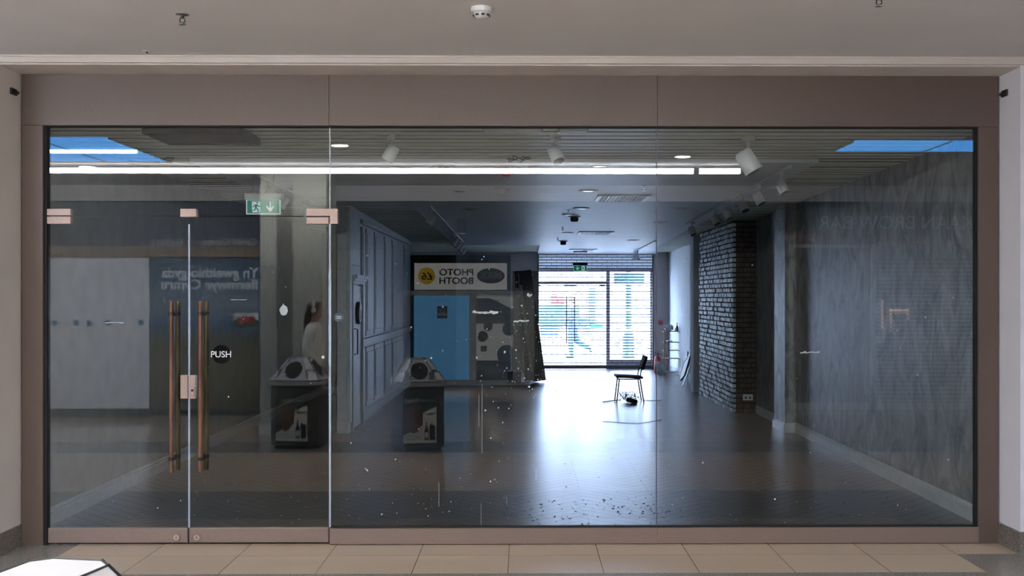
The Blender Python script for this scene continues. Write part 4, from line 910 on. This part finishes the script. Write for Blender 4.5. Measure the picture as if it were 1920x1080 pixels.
# leaning boards by the partition
def board(name, pb, pt, wd, th, m_, label, Y, lean=.25):
    """leans sideways: pb = bottom px/py, pt = top px/py at depth Y"""
    a = at(pb[0], pb[1], Y); c = at(pt[0], pt[1], Y+lean); a.z = max(a.z, .0)
    ax = (c-a).normalized(); side = ax.cross(Vector((0, 1, 0))).normalized(); nrm = side.cross(ax)
    M = Matrix((side, nrm, ax)).transposed(); L_ = (c-a).length
    lift = abs(side.z)*wd/2+abs(nrm.z)*th/2
    return tag(MB().obox(a+ax*(L_/2)+Vector((0, 0, lift)), (wd/2, th/2, L_/2), M).build(name, m_, None, bev=.003, loc=a), label, 'board')
bd = mat('dark_board', (.022, .012, .013), .35, 0, .5, 6); bp2 = mat('pale_timber', (.22, .20, .18), .6, 0, .15, 10, stretch=(6, 6, .3))
board('leaning_board', (1012, 716), (984, 509), .26, .03, bd, 'dark stained wide board leaning by the partition, rightmost of the stack', 15.0, .3)
board('leaning_board', (992, 718), (972, 509), .17, .03, bd, 'dark board leaning behind the two pale battens', 15.3, .25)
board('leaning_batten', (997, 697), (976, 535), .065, .02, bp2, 'pale batten leaning between two dark boards', 14.93, .3)
board('leaning_batten', (974, 700), (967, 540), .13, .02, bp2, 'wider pale board at the left of the leaning stack', 15.2, .25)
board('leaning_batten', (984, 706), (972, 512), .02, .02, bp2, 'very thin pale strip leaning among the dark boards', 15.07, .25)
rb = MB()
a = onfloor(972, 718); t = tag(MB().box(a.x-.22, a.x+.06, 14.75, 14.98, 0, .24).build('storage_box', dark, None, bev=.008, loc=(a.x-.08, 14.86, 0)), 'dark box on the floor at the foot of the leaning boards', 'box')
# back wall details
a = at(961, 508, YB); tag(MB().box(a.x, gx0-.01, YB-.02, YB, .0, a.z).build('wall_board', mat('brownish_board', (.22, .15, .13), .7, 0, .06, 4), None, loc=(a.x, YB, 0)), 'brownish board on the back wall left of the roller grille', 'board')
a = at(1238.5, 605, YB); cpt = thing('call_point', (a.x, YB, a.z), 'red square fire call point on the back wall right of the grille', 'call point')
MB().box(a.x-.05, a.x+.05, YB-.05, YB, a.z-.05, a.z+.05).build('housing', red, cpt, bev=.005); MB().box(a.x-.03, a.x+.03, YB-.054, YB-.05, a.z-.02, a.z+.02).build('window', mat('dull_red', (.2, .05, .05), .4), cpt)
# sockets
a = at(1402, 745, 8.865); so_ = thing('wall_socket', a, 'white double socket on the front face of the brick pillar', 'socket')
MB().box(a.x-.075, a.x+.075, 8.853, 8.866, a.z-.045, a.z+.045).build('plate', white, so_, bev=.003)
MB().box(a.x-.045, a.x-.02, 8.849, 8.853, a.z-.02, a.z+.01).box(a.x+.02, a.x+.045, 8.849, 8.853, a.z-.02, a.z+.01).build('socket_holes', black, so_)
# shelf rack
r0 = onfloor(1245, 703); RX, RYy = r0.x, r0.y
t = thing('shelf_rack', (RX+.17, RYy+.15, 0), 'narrow bamboo rack with open shelves by the far right wall', 'rack'); rw, rd, rh = .36, .30, .96
for x in (0, rw):
    for y in (0, rd): MB().tube([(RX+x, RYy+y, 0), (RX+x, RYy+y, rh+.03)], .012, 8).build('post', bamboo, t)
for z in (.06, .36, .54, .72, rh):
    b = MB()
    for k in range(5): b.box(RX+.0, RX+rw, RYy+rd*k/4-.018, RYy+rd*k/4+.018, z-.006, z+.006)
    b.box(RX+.0, RX+.02, RYy, RYy+rd, z-.02, z-.006).box(RX+rw-.02, RX+rw, RYy, RYy+rd, z-.02, z-.006).build('shelf', bamboo, t)
R = random.Random(9)
pb_ = MB(); n_ = 14
pb_.ell((RX+.115, RYy+.15, rh+.075), (.10, .1, .07), 16, 10)
pb_.v = [(x+R.uniform(-.02, .02), y+R.uniform(-.02, .02), max(rh+.008, z+R.uniform(-.03, .03))) for x, y, z in pb_.v]
tag(pb_.build('plastic_bag', mat('crumpled_plastic', (.5, .52, .54), .25, 0, .2, 30), None, loc=(RX+.13, RYy+.15, rh)), 'crumpled clear plastic bag on top of the bamboo rack', 'bag')
pb_ = MB().ell((RX+.265, RYy+.04, rh+.040), (.022, .03, .03), 12, 8); pb_.v = [(x+R.uniform(-.01, .01), y, max(rh+.008, z+R.uniform(-.01, .01))) for x, y, z in pb_.v]
tag(pb_.build('crumpled_paper', white, None, loc=(RX+.25, RYy+.12, rh)), 'crumpled white paper beside the bottle on the rack', 'paper')
t = thing('spray_bottle', (RX+.31, RYy+.15, rh+.006), 'dark bottle standing at the right end of the rack top', 'bottle')
MB().lathe([(.026, 0), (.028, .01), (.028, .09), (.010, .13), (.010, .17)], (RX+.31, RYy+.15, rh+.006), 16).build('body', black, t, smooth=True); MB().lathe([(.013, .165), (.013, .185), (.006, .19)], (RX+.31, RYy+.15, rh+.006), 12).build('cap', red, t)
tag(MB().box(RX+.08, RX+.2, RYy+.08, RYy+.2, .727, .76).build('small_tin', white, None, bev=.004, loc=(RX+.14, RYy+.14, .727)), 'small pale tin on the second shelf of the rack', 'tin')
# extinguisher
a = onfloor(1233, 700); t = thing('fire_extinguisher', (a.x, a.y, 0), 'red fire extinguisher standing left of the bamboo rack', 'fire extinguisher')
MB().lathe([(.065, .0), (.075, .015), (.075, .33), (.055, .38), (.022, .40), (.022, .43)], (a.x, a.y, 0), 24).build('cylinder', red, t, smooth=True)
MB().box(a.x-.045, a.x+.03, a.y-.012, a.y+.012, .43, .455).box(a.x-.07, a.x+.02, a.y-.010, a.y+.010, .465, .478).build('valve', black, t); MB().box(a.x-.05, a.x+.05, a.y-.079, a.y-.06, .16, .28).build('label_plate', paper, t)
MB().tube([(a.x+.03, a.y, .44), (a.x+.10, a.y, .42), (a.x+.11, a.y, .30), (a.x+.09, a.y, .14)], .011, 8).build('hose', black, t, smooth=True)
a2 = onfloor(1238, 702); a2.y -= .25; pb_ = MB().ell((a2.x-.02, a2.y-.02, .13), (.09, .08, .13), 16, 10)
pb_.v = [(x+R.uniform(-.015, .015), y+R.uniform(-.015, .015), max(.002, z+R.uniform(-.02, .02))) for x, y, z in pb_.v]
tag(pb_.build('rubbish_bag', MC['crumpled_plastic'], None, loc=(a2.x+.05, a2.y-.02, 0)), 'small pale plastic bag of rubbish on the floor beside the extinguisher', 'bag')
# things leaning on the far right wall
def lean(name, pa, pb, wv, th, m_, label, cat, parts=None):
    a, c = Vector(pa), Vector(pb); ax = (c-a).normalized(); side = Vector(wv).normalized(); side = (side-ax*side.dot(ax)).normalized(); nr = ax.cross(side)
    M = Matrix((side, nr, ax)).transposed(); w2_ = Vector(wv).length/2
    return a, ax, side, nr, M, w2_
a = onfloor(1277, 714); a.y = min(a.y, 15.6); top = Vector((XR-.05, a.y+.25, .46))
A_ = lean('', a, top, (0, .42, 0), .02, None, '', '')
t = thing('picture_frame', a, 'dark framed board leaning on the far right wall behind the brick pillar', 'frame')
L_ = (top-a).length; cc = a+A_[1]*(L_/2)+Vector((0, 0, .01))
MB().obox(cc, (.25, .008, L_/2), A_[4]).build('board', brownp, t)
b = MB()
for sx in (-1, 1): b.obox(cc+A_[2]*sx*.23, (.022, .016, L_/2), A_[4]); b.obox(cc+A_[1]*sx*(L_/2-.02), (.25, .016, .02), A_[4])
b.build('frame_border', black, t)
tag(MB().obox((XR-.055, a.y+.5, .30), (.008, .12, .29), Matrix.Rotation(.06, 3, 'Y')).build('white_card', paper, None, loc=(XR-.03, a.y+.5, 0)), 'white card leaning on the far right wall behind the dark frame', 'card')
a = onfloor(1280, 726); tag(MB().tube([a+Vector((0, 0, .012)), Vector((XR-.036, a.y+1.35, .47))], .013, 8).build('metal_pole', silver, None, loc=a), 'thin metal pole leaning on the far right wall', 'pole')

# ================================================================== street door, grille, street
g = thing('roller_grille', ((gx0+gx1)/2, YB-.03, 0), 'see-through roller grille of thin bars closing the far street door', 'roller shutter')
b = MB(); z = .09; k = 0; xs0, xs1 = gx0+.03, gx1-.03
while z < gz:
    b.box(xs0, xs1, YB-.045, YB-.031, z-.011, z+.011)
    x = xs0+(.06 if k % 2 else .18)
    while x < xs1: b.box(x-.004, x+.004, YB-.042, YB-.034, z, min(z+.068, gz)); x += .24
    z += .068; k += 1
b.build('bars', mat('grille_metal', (.06, .055, .065), .5, .3, .1, 10), g)
MB().box(gx0, xs0, YB-.06, YB-.0, 0, gz).build('guide_channel', taupe, g); MB().box(xs1, gx1, YB-.06, YB, 0, gz).build('guide_channel', taupe, g)
MB().box(xs0, xs1, YB-.055, YB-.02, .02, .085).build('bottom_bar', mat('dark_taupe', (.10, .08, .08), .5), g)
YD = YB+.16
def dx(px): return at(px, 0, YD).x
def dzz(py): return at(0, py, YD).z
fm_ = mat('street_frame', (.48, .43, .47), .5, .1, .05, 10)
sd = sroot('door_4', (gx0, YD, 0), 'street door frame behind the roller grille')
MB().box(gx0, gx1, YD-.04, YD+.04, dzz(509), dzz(503)).build('header', fm_, sd)
MB().box(gx0, dx(1137), YD-.04, YD+.04, dzz(533), dzz(527)).build('transom', fm_, sd)
MB().box(dx(1136.5), dx(1143.5), YD-.05, YD+.05, 0, dzz(503)).build('mullion', fm_, sd)
MB().box(gx1-.06, gx1+.0, YD-.04, YD+.04, 0, dzz(503)).build('stile', fm_, sd)
MB().box(dx(1143), gx1, YD-.03, YD+.03, 0, dzz(676)).build('sill_panel', fm_, sd)
MB().box(gx0, dx(1137), YD-.03, YD+.03, .01, .10).build('bottom_rail', fm_, sd)
for px0, px1 in ((1008, 1014), (1057, 1081), (1124, 1135)): MB().box(dx(px0), dx(px1), YD-.03, YD+.03, dzz(537), dzz(533.5)).build('patch_fitting', fm_, sd)
for px in (1062, 1077): MB().tube([(dx(px), YD-.09, dzz(644)), (dx(px), YD-.09, dzz(556))], .017, 10).build('pull_handle', brownp, sd)
MB().box(gx0, dx(1069), YD-.005, YD+.005, .1, dzz(533)).build('glass_pane', glass, sd); MB().box(dx(1070), dx(1136), YD-.005, YD+.005, .1, dzz(533)).build('glass_pane', glass, sd)
MB().box(dx(1144), gx1-.06, YD-.005, YD+.005, dzz(676), dzz(509)).build('glass_pane', glass, sd)
struct(MB().box(gx0, gx1, YD-.01, YD+.01, dzz(503), gz).build('head_panel', bright_panel), 'white panel above the street doors, made translucent to look bright')  # opaque white panel in shade, made translucent to brighten it
struct(MB().box(gx0-.3, gx1+.3, YB, YB+.3, -.12, .0).build('trim_7', pave), 'threshold of the street door')
# street
struct(MB().box(-30, 40, YB+.25, 60, -.1, -.0).build('floor_street', pave), 'pale paving of the street outside')
YS = 44.
def S_(px, py): return at(px, py, YS)
struct(MB().box(-25, 35, YS, YS+1, 0, 9).build('wall_street', stonew), 'sunlit facade across the street')
cy = mat('aqua_window', (.02, .075, .105), .3, 0, .5, 1.2); cb = mat('blue_counter', (.03, .10, .2), .5, 0, .3, 2)
def sthing(name, px0, px1, py0, py1, m_, label, cat, dep=.2, y=YS, ground=False):
    a = at(px0, py1, y); c = at(px1, py0, y); a.z = 0 if ground else a.z; return tag(MB().box(a.x, c.x, y-dep, YS, max(a.z, .0), c.z).build(name, m_, None, loc=((a.x+c.x)/2, y, max(a.z, 0)), bev=.02), label, cat)
sthing('shop_window', 1010, 1086, 573, 612, cy, 'blue green shop window across the street, left of the pull handles', 'shop window', .1)
sthing('shop_sign', 1033, 1044, 551, 571, mat('street_red', (.22, .02, .028), .5), 'red shop sign across the street, left of two', 'shop sign', .3, YS-.2)
sthing('shop_sign', 1046, 1058, 557, 571, MC['street_red'], 'red shop sign across the street, right of two', 'shop sign', .3, YS-.2)
sthing('market_counter', 1014, 1046, 615, 621.5, cb, 'blue counter across the street seen through the grille', 'counter', .8, YS-.6, True)
sthing('window_screen', 1088, 1100, 595, 613, mat('deep_blue', (.015, .05, .11), .4, 0, .5, 2), 'dark blue display across the street above the counter', 'display', .1, YS-.4)
sthing('street_banner', 1105, 1116, 541, 606, mat('banner_blue', (.03, .09, .17), .5, 0, .4, 2), 'tall narrow blue banner across the street', 'banner', .2, YS-.4)
sthing('green_sign', 1107, 1130, 607, 614, mat('street_green', (.0, .22, .14), .5), 'bright green sign at the foot of the blue banner', 'sign', .2, YS-.6)
sthing('street_planter', 1107, 1133, 615, 622, mat('planter_grey', (.3, .34, .38), .6), 'grey planter box under the green sign', 'planter', .8, YS-.9, True)
# lamp post
YL = 23.9; a = at(1178.5, 672, YL); post = mat('post_green', (.015, .036, .046), .5, .1, .15, 6)
t = thing('lamp_post', (a.x, YL, 0), 'thick cast iron lamp post on the pavement outside the street door', 'lamp post')
MB().lathe([(.18, 0), (.18, .10), (.165, .13), (.165, .55), (.13, .68), (.10, .76)], (a.x, YL, 0), 24).build('base', post, t, smooth=True)
MB().lathe([(.085, .74), (.085, 1.3), (.08, 3.2), (.06, 5.5)], (a.x, YL, 0), 20).build('shaft', post, t, smooth=True)
MB().lathe([(.10, 1.32), (.11, 1.36), (.10, 1.40)], (a.x, YL, 0), 20).lathe([(.10, .76), (.105, .80), (.09, .84)], (a.x, YL, 0), 20).build('collar', white, t, smooth=True)
MB().lathe([(.05, 5.5), (.16, 5.6), (.20, 5.9), (.12, 6.1), (.02, 6.2)], (a.x, YL, 0), 16).build('lantern', post, t, smooth=True)
# hanging sign outside
YH = 20.2; a = at(1151, 532, YH); c = at(1208, 512, YH); t = thing('hanging_sign', ((a.x+c.x)/2, YH, a.z), 'blue grey box sign hanging outside above the side window', 'sign')
MB().box(a.x, c.x, YH-.08, YH+.08, a.z, c.z).build('panel', mat('sign_bluegrey', (.08, .12, .15), .5, 0, .1, 3), t, bev=.01)
MB().box(a.x+.1, a.x+.13, YH-.02, YH+.02, c.z, 3.0).box(c.x-.13, c.x-.1, YH-.02, YH+.02, c.z, 3.0).build('hanger', silver, t)
struct(MB().box(XL-.2, XR+.2, YB+.25, YB+1.4, 3.0, 3.2).build('trim_8', stonew), 'canopy over the street door')
# pigeons
def pigeon(px, py, rz, label):
    a = onfloor(px, py); M = Matrix.Rotation(rz, 3, 'Z'); t = thing('pigeon', a, label, 'pigeon', None)
    def q_(x, y, z): return a+M @ Vector((x, y, z))
    b = MB().ell(q_(0, 0, .15), (.13, .06, .065), 14, 10, M @ Matrix.Rotation(.35, 3, 'Y')).ell(q_(-.12, 0, .24), (.032, .028, .035), 12, 8, M)
    b.tube([q_(-.07, 0, .18), q_(-.11, 0, .22)], [.045, .028], 10).tube([q_(.08, 0, .12), q_(.20, 0, .08)], [.035, .012], 8).tube([q_(-.145, 0, .24), q_(-.175, 0, .232)], [.009, .002], 6)
    b.build('body', mat('pigeon_grey', (.10, .12, .16), .6, 0, .2, 20), t, smooth=True)
    for s_ in (-.02, .02): MB().tube([q_(0, s_, .10), q_(-.005, s_, .0), q_(-.03, s_, .004)], .006, 6).build('leg', red, t)
pigeon(1157, 652, 3.4, 'pigeon on the pavement left of the lamp post'); pigeon(1198, 651, 3.3, 'pigeon on the pavement right of the lamp post')

# ================================================================== people
def skinned(name, chain_sets, m_, parent, remesh=.011, extra=None, grow=0.0):
    """limbs as tapered tubes, trunk as a loft of ellipses, all fused by a voxel remesh into one continuous surface"""
    b_ = MB()
    for pts_, rs in chain_sets:
        rs = list(rs)
        if all(isinstance(q_, tuple) for q_ in rs):
            sec = []
            for i in range(len(pts_)-1):
                for u in (0, .25, .5, .75): sec.append((pts_[i].lerp(pts_[i+1], u), rs[i][0]*(1-u)+rs[i+1][0]*u+grow, rs[i][1]*(1-u)+rs[i+1][1]*u+grow))
            sec.append((pts_[-1], rs[-1][0]+grow, rs[-1][1]+grow)); n_ = 24
            vs_ = [(p_.x+a_*cos(2*pi*k/n_), p_.y+c_*sin(2*pi*k/n_), p_.z) for p_, a_, c_ in sec for k in range(n_)]; L_ = len(sec)
            b_.add(vs_, [(i*n_+k, i*n_+(k+1) % n_, (i+1)*n_+(k+1) % n_, (i+1)*n_+k) for i in range(L_-1) for k in range(n_)]+[tuple(range(n_-1, -1, -1)), tuple((L_-1)*n_+k for k in range(n_))])
        else:
            if isinstance(rs[0], tuple): rs[0] = rs[1] if not isinstance(rs[1], tuple) else .02
            rs = [q_+grow for q_ in rs]
            for i in range(len(pts_)-1): b_.tube([pts_[i], pts_[i].lerp(pts_[i+1], .5), pts_[i+1]], [rs[i], (rs[i]+rs[i+1])/2*1.03, rs[i+1]], 16)
            for p_, q_ in zip(pts_, rs): b_.ell(p_, (q_, q_, q_), 16, 10)
    if extra: extra(b_)
    o = b_.build(name, m_, parent, smooth=True, world=False)
    r_ = o.modifiers.new('remesh', 'REMESH'); r_.mode = 'VOXEL'; r_.voxel_size = remesh; r_.use_smooth_shade = True
    sm = o.modifiers.new('smooth', 'SMOOTH'); sm.factor = .5; sm.iterations = 2 if name == 'body' else 6
    return o
def hand(chains, wrist, d, down, spread, side):
    """five fingers: wrist point, d = pointing direction, spread = across the palm"""
    d = Vector(d).normalized(); sp_ = Vector(spread).normalized(); cu = Vector(down).normalized(); w_ = Vector(wrist); palm = w_+d*.075
    chains.append(([w_, w_+d*.03, palm], [(.022, .020), (.032, .018), (.036, .014)]))
    for k, (o_, L_) in enumerate(((-.030, .062), (-.010, .072), (.010, .068), (.029, .054))):
        p0_ = palm+sp_*o_; chains.append(([palm, p0_+d*.01, p0_+d*L_*.5+cu*.008, p0_+d*L_+cu*.024], [.010, .0088, .0082, .0072]))
    tb_ = w_+d*.03; chains.append(([w_+d*.03, tb_-sp_*.03*side+d*.015, tb_-sp_*.045*side+d*.05+cu*.01], [.014, .011, .0085]))
# girl in headphones, facing +x, mirrored behind the litter bin
gp = mir(590, 600, 5.95)
girl = thing('person', (gp.x, -5.95, 0), 'person with long brown hair, white headphones and cream sweatshirt, mirrored behind the litter bin', 'person')
ch = []
V = Vector
ch.append(([V((0, 0, .86)), V((0, 0, .94)), V((.005, 0, 1.05)), V((.01, 0, 1.18)), V((0, 0, 1.30)), V((-.012, 0, 1.37)), V((-.015, 0, 1.405))], [(.10, .15), (.11, .165), (.09, .125), (.105, .14), (.10, .165), (.07, .13), (.05, .06)]))
ch.append(([V((-.015, 0, 1.38)), V((0, 0, 1.44)), V((.01, 0, 1.50))], [.052, .048, .050]))
for s_ in (-1, 1):
    ch.append(([V((0, s_*.08, .88)), V((.02, s_*.09, .68)), V((.03, s_*.09, .48)), V((.0, s_*.09, .28)), V((-.02, s_*.09, .09))], [.088, .075, .055, .050, .036]))
    ch.append(([V((-.02, s_*.09, .09)), V((.03, s_*.09, .04)), V((.13, s_*.095, .03))], [.036, .036, .028]))
    arm = [V((-.015, s_*.15, 1.335)), V((-.045, s_*.19, 1.20)), V((-.05, s_*.205, 1.07)), V((.03, s_*.20, .95)), V((.085, s_*.19, .86))]
    ch.append((arm, [.055, .046, .040, .034, .024])); hand(ch, arm[-1], (.35, 0, -.93), (.8, 0, .1), (1, 0, 0), s_)
def face(mb_):
    mb_.ell((.012, 0, 1.575), (.092, .072, .098), 20, 14).ell((.045, 0, 1.525), (.05, .05, .055), 16, 12).ell((.07, 0, 1.495), (.026, .028, .024), 12, 8)
    mb_.ell((.104, 0, 1.555), (.022, .011, .017), 10, 8).ell((.092, 0, 1.575), (.014, .008, .024), 10, 8).ell((.088, 0, 1.522), (.014, .022, .0065), 12, 8).ell((.086, 0, 1.511), (.013, .020, .007), 12, 8)
    for s_ in (-1, 1): mb_.ell((.085, s_*.028, 1.578), (.012, .014, .010), 10, 8).ell((.0, s_*.074, 1.565), (.018, .008, .03), 10, 8)
body = skinned('body', ch, skin, girl, .006, face)
e = MB()
for s_ in (-1, 1): e.ell((.094, s_*.028, 1.578), (.006, .009, .006), 8, 6)
e.build('eyes', black, girl, smooth=True, world=False); MB().ell((.0975, 0, 1.517), (.006, .018, .004), 8, 6).build('mouth', mat('lip', (.35, .10, .09), .5), girl, smooth=True, world=False)
h_ = MB().ell((-.008, 0, 1.592), (.098, .084, .094), 20, 14)
h_.v = [(x if not (x > .055 and z < 1.62) else .02, y, z) for x, y, z in h_.v]
for s_ in (-1, 0, 1):
    h_.tube([(-.03, s_*.05, 1.62), (-.07, s_*.055, 1.52), (-.085, s_*.06, 1.42), (-.105, s_*.05, 1.30)], [.05, .045, .042, .018], 10)
h_.tube([(.045, .03, 1.655), (.075, .04, 1.63), (.082, .05, 1.60)], [.03, .022, .01], 8).tube([(.045, -.03, 1.655), (.075, -.04, 1.63), (.082, -.05, 1.60)], [.03, .022, .01], 8)
h_.build('hair', hairm, girl, smooth=True, world=False)
hp = MB().tube([(.0, .088*cos(a_*pi/12), 1.60+.094*sin(a_*pi/12)) for a_ in range(13)], .011, 8).build('headphone_band', white, girl, smooth=True, world=False)
for s_ in (-1, 1): MB().tube([(0, s_*.078, 1.572), (0, s_*.105, 1.572)], [.036, .030], 16).build('ear_cup', white, girl, smooth=True, world=False)
sc = [([V((0, 0, .87)), V((0, 0, .90)), V((.003, 0, 1.02)), V((.012, 0, 1.16)), V((.003, 0, 1.29)), V((-.01, 0, 1.37)), V((-.012, 0, 1.415)), V((-.008, 0, 1.43))], [(.118, .165), (.135, .185), (.135, .180), (.137, .180), (.125, .190), (.092, .150), (.068, .078), (.062, .068)])]
for s_ in (-1, 1):
    sc.append(([V((-.012, s_*.10, 1.355)), V((-.015, s_*.155, 1.33)), V((-.045, s_*.195, 1.20)), V((-.05, s_*.21, 1.07)), V((.03, s_*.203, .955)), V((.073, s_*.193, .885))], [.070, .072, .066, .062, .055, .040]))
skinned('sweatshirt', sc, sweat, girl, .009)
tr = [([V((0, 0, .80)), V((0, 0, .86)), V((0, 0, .93))], [(.115, .165), (.122, .175), (.115, .165)])]
for s_ in (-1, 1): tr.append(([V((0, s_*.085, .84)), V((.02, s_*.09, .66)), V((.03, s_*.09, .48)), V((.0, s_*.09, .28)), V((-.02, s_*.09, .10))], [.100, .088, .070, .064, .056]))
skinned('trousers', tr, denim, girl, .009)
for s_ in (-1, 1): MB().ell((.045, s_*.093, .04), (.12, .045, .04), 16, 10).build('shoe', white, girl, smooth=True, world=False)
# walker in the street
wp = onfloor(1074, 672); wk = thing('person', (wp.x, wp.y, 0), 'person in blue grey clothes walking past the street door, one leg lifted behind', 'person')
bl = mat('walker_blue', (.02, .04, .10), .8, 0, .5, 20); s__ = .93
ch = [([V((0, 0, .82)), V((0, 0, .92)), V((-.01, 0, 1.1)), V((-.03, 0, 1.32)), V((-.04, 0, 1.41)), V((-.045, 0, 1.44))], [(.11, .15), (.12, .16), (.11, .14), (.12, .18), (.08, .13), (.05, .06)]),
      ([V((-.04, 0, 1.40)), V((-.05, 0, 1.54))], [.055, .052]),
      ([V((-.03, -.08, .85)), V((-.06, -.08, .46)), V((-.04, -.08, .09)), V((-.14, -.08, .04))], [.10, .062, .045, .04]),
      ([V((.02, .08, .85)), V((.12, .08, .48)), V((.42, .08, .30)), V((.50, .08, .22))], [.10, .062, .045, .04])]
for s_ in (-1, 1):
    arm = [V((-.03, s_*.18, 1.36)), V((s_*.10, s_*.22, 1.12)), V((s_*.10+(-.14 if s_ < 0 else -.1), s_*.21, .92))]
    ch.append((arm, [.06, .05, .03])); hand(ch, arm[-1], (-.4, 0, -.8), (-.8, 0, .1), (-1, 0, 0), s_)
def wface(mb_): mb_.ell((-.055, 0, 1.60), (.095, .075, .115), 16, 12).ell((-.15, 0, 1.58), (.018, .012, .018), 8, 6).ell((-.10, 0, 1.53), (.04, .04, .04), 10, 8)
skinned('body', ch, skin, wk, .009, wface)
jk = [([V((0, 0, .80)), V((0, 0, .86)), V((-.01, 0, 1.1)), V((-.03, 0, 1.30)), V((-.04, 0, 1.40)), V((-.045, 0, 1.45))], [(.14, .18), (.155, .19), (.145, .18), (.145, .20), (.11, .16), (.07, .08)])]
for s_ in (-1, 1): jk.append(([V((-.035, s_*.12, 1.37)), V((-.03, s_*.19, 1.35)), V((s_*.10, s_*.225, 1.12)), V((s_*.10+(-.125 if s_ < 0 else -.085), s_*.215, .95))], [.075, .078, .068, .048]))
skinned('jacket', jk, bl, wk, .014)
tr = [([V((0, 0, .78)), V((0, 0, .92))], [(.13, .17), (.13, .17)]), ([V((-.03, -.08, .82)), V((-.06, -.08, .46)), V((-.04, -.08, .11))], [.115, .085, .065]), ([V((.02, .08, .82)), V((.12, .08, .48)), V((.41, .08, .305))], [.115, .085, .065])]
skinned('trousers', tr, mat('walker_jeans', (.02, .05, .11), .8, 0, .3, 20), wk, .014)
MB().ell((-.035, 0, 1.635), (.105, .088, .10), 14, 10).build('hair', hairm, wk, smooth=True, world=False)
MB().ell((-.09, -.08, .045), (.13, .05, .045), 12, 8).build('shoe', black, wk, smooth=True, world=False)
MB().ell((.47, .08, .27), (.05, .05, .13), 12, 8, Matrix.Rotation(-.5, 3, 'Y')).build('shoe', black, wk, smooth=True, world=False)

# ================================================================== marks on the glass
def scrap(px0, px1, py, h_, label, pieces=6, seed=0, side=.0075):
    R = random.Random(seed); a = at(px0, py, side); c = at(px1, py, side); b = MB(); n_ = pieces
    for k in range(n_):
        x0_ = a.x+(c.x-a.x)*k/n_; x1_ = a.x+(c.x-a.x)*(k+1.1)/n_; zc_ = a.z+R.uniform(-.3, .3)*h_; hh = h_*R.uniform(.3, .6)
        b.prism([(x0_, zc_-hh), (x1_, zc_-hh*R.uniform(.4, 1)), (x1_+R.uniform(0, .004), zc_+hh), (x0_+R.uniform(-.004, .004), zc_+hh*R.uniform(.5, 1))], side, side+.0006)
    tag(b.build('tape_scrap', tapem, None, loc=(a.x, side, a.z)), label, 'tape')
scrap(197, 231, 605, .007, 'thin strip of white tape on the left glass door at handle height', 5, 1)
scrap(886, 933, 586, .018, 'torn white tape strip on the middle pane over the photo booth poster', 9, 2)
scrap(963, 991, 602, .012, 'short white tape strip on the middle pane over the leaning boards', 6, 3)
scrap(1501, 1536, 661, .012, 'white tape strip on the right pane at mid height', 7, 4)
scrap(988, 997, 553, .02, 'ragged white tape scrap on the middle pane by the top of the leaning boards', 3, 5)
scrap(433, 462, 562, .004, 'faint white tape trace on the right glass door', 6, 6)
a = at(532, 582, .0075); MC_ = MB(); R = random.Random(3)
tag(MC_.prism([(a.x+.029*(1+.08*sin(5*k))*cos(k*pi/14), a.z+.036*(1+.06*cos(3*k))*sin(k*pi/14)) for k in range(28)], .0075, .0085).box(a.x-.008, a.x+.002, .0075, .0085, a.z+.034, a.z+.046).build('white_sticker', white, None, loc=(a.x, .0075, a.z)), 'white apple shaped sticker blob on the right glass door', 'sticker')
a = at(635.5, 595, -.0075); t = thing('round_sticker', a, 'small dark blue round sticker on the glass left of the pale door', 'sticker')
MB().prism(circ(a.x, a.z, .033, 24), -.0085, -.007).build('disc', mat('sticker_teal', (.03, .06, .08), .5), t); MB().box(a.x-.018, a.x+.018, -.0092, -.0085, a.z+.004, a.z+.008).box(a.x-.018, a.x+.018, -.0092, -.0085, a.z-.008, a.z-.004).build('print', g2, t)
b = MB(); R = random.Random(21)
for k in range(330):
    u = R.random()
    if u < .45: px, py = R.gauss(985, 45), R.gauss(655, 60)
    elif u < .7: px, py = R.uniform(650, 1000), R.uniform(480, 985)
    else: px, py = R.uniform(140, 1800), R.uniform(420, 985)
    if not (470 < py < 985 and 100 < px < 1815): continue
    if abs(px-355) < 40 and 560 < py < 890: continue
    a = at(px, py, .0075); r_ = abs(R.gauss(.0, .0026))+.0012
    if k % 9 == 0: r_ *= 1.7
    n_ = 7; b.prism([(a.x+r_*R.uniform(.6, 1.3)*cos(2*pi*i/n_), a.z+r_*R.uniform(.6, 1.4)*sin(2*pi*i/n_)) for i in range(n_)], .0072, .0078)
for px, y0, y1 in ((904, 720, 850), (898, 740, 800), (823, 905, 950), (902, 944, 985), (1005, 880, 900), (950, 930, 945), (1700, 0, 0)):
    if y1: a = at(px, y0, .0075); c = at(px+1, y1, .0075); b.box(a.x-.0008, a.x+.0008, .0072, .0076, c.z, a.z)
tag(b.build('paint_specks', tapem), 'white paint specks and drips spattered on the inside of the glass', 'paint specks', kind='stuff')
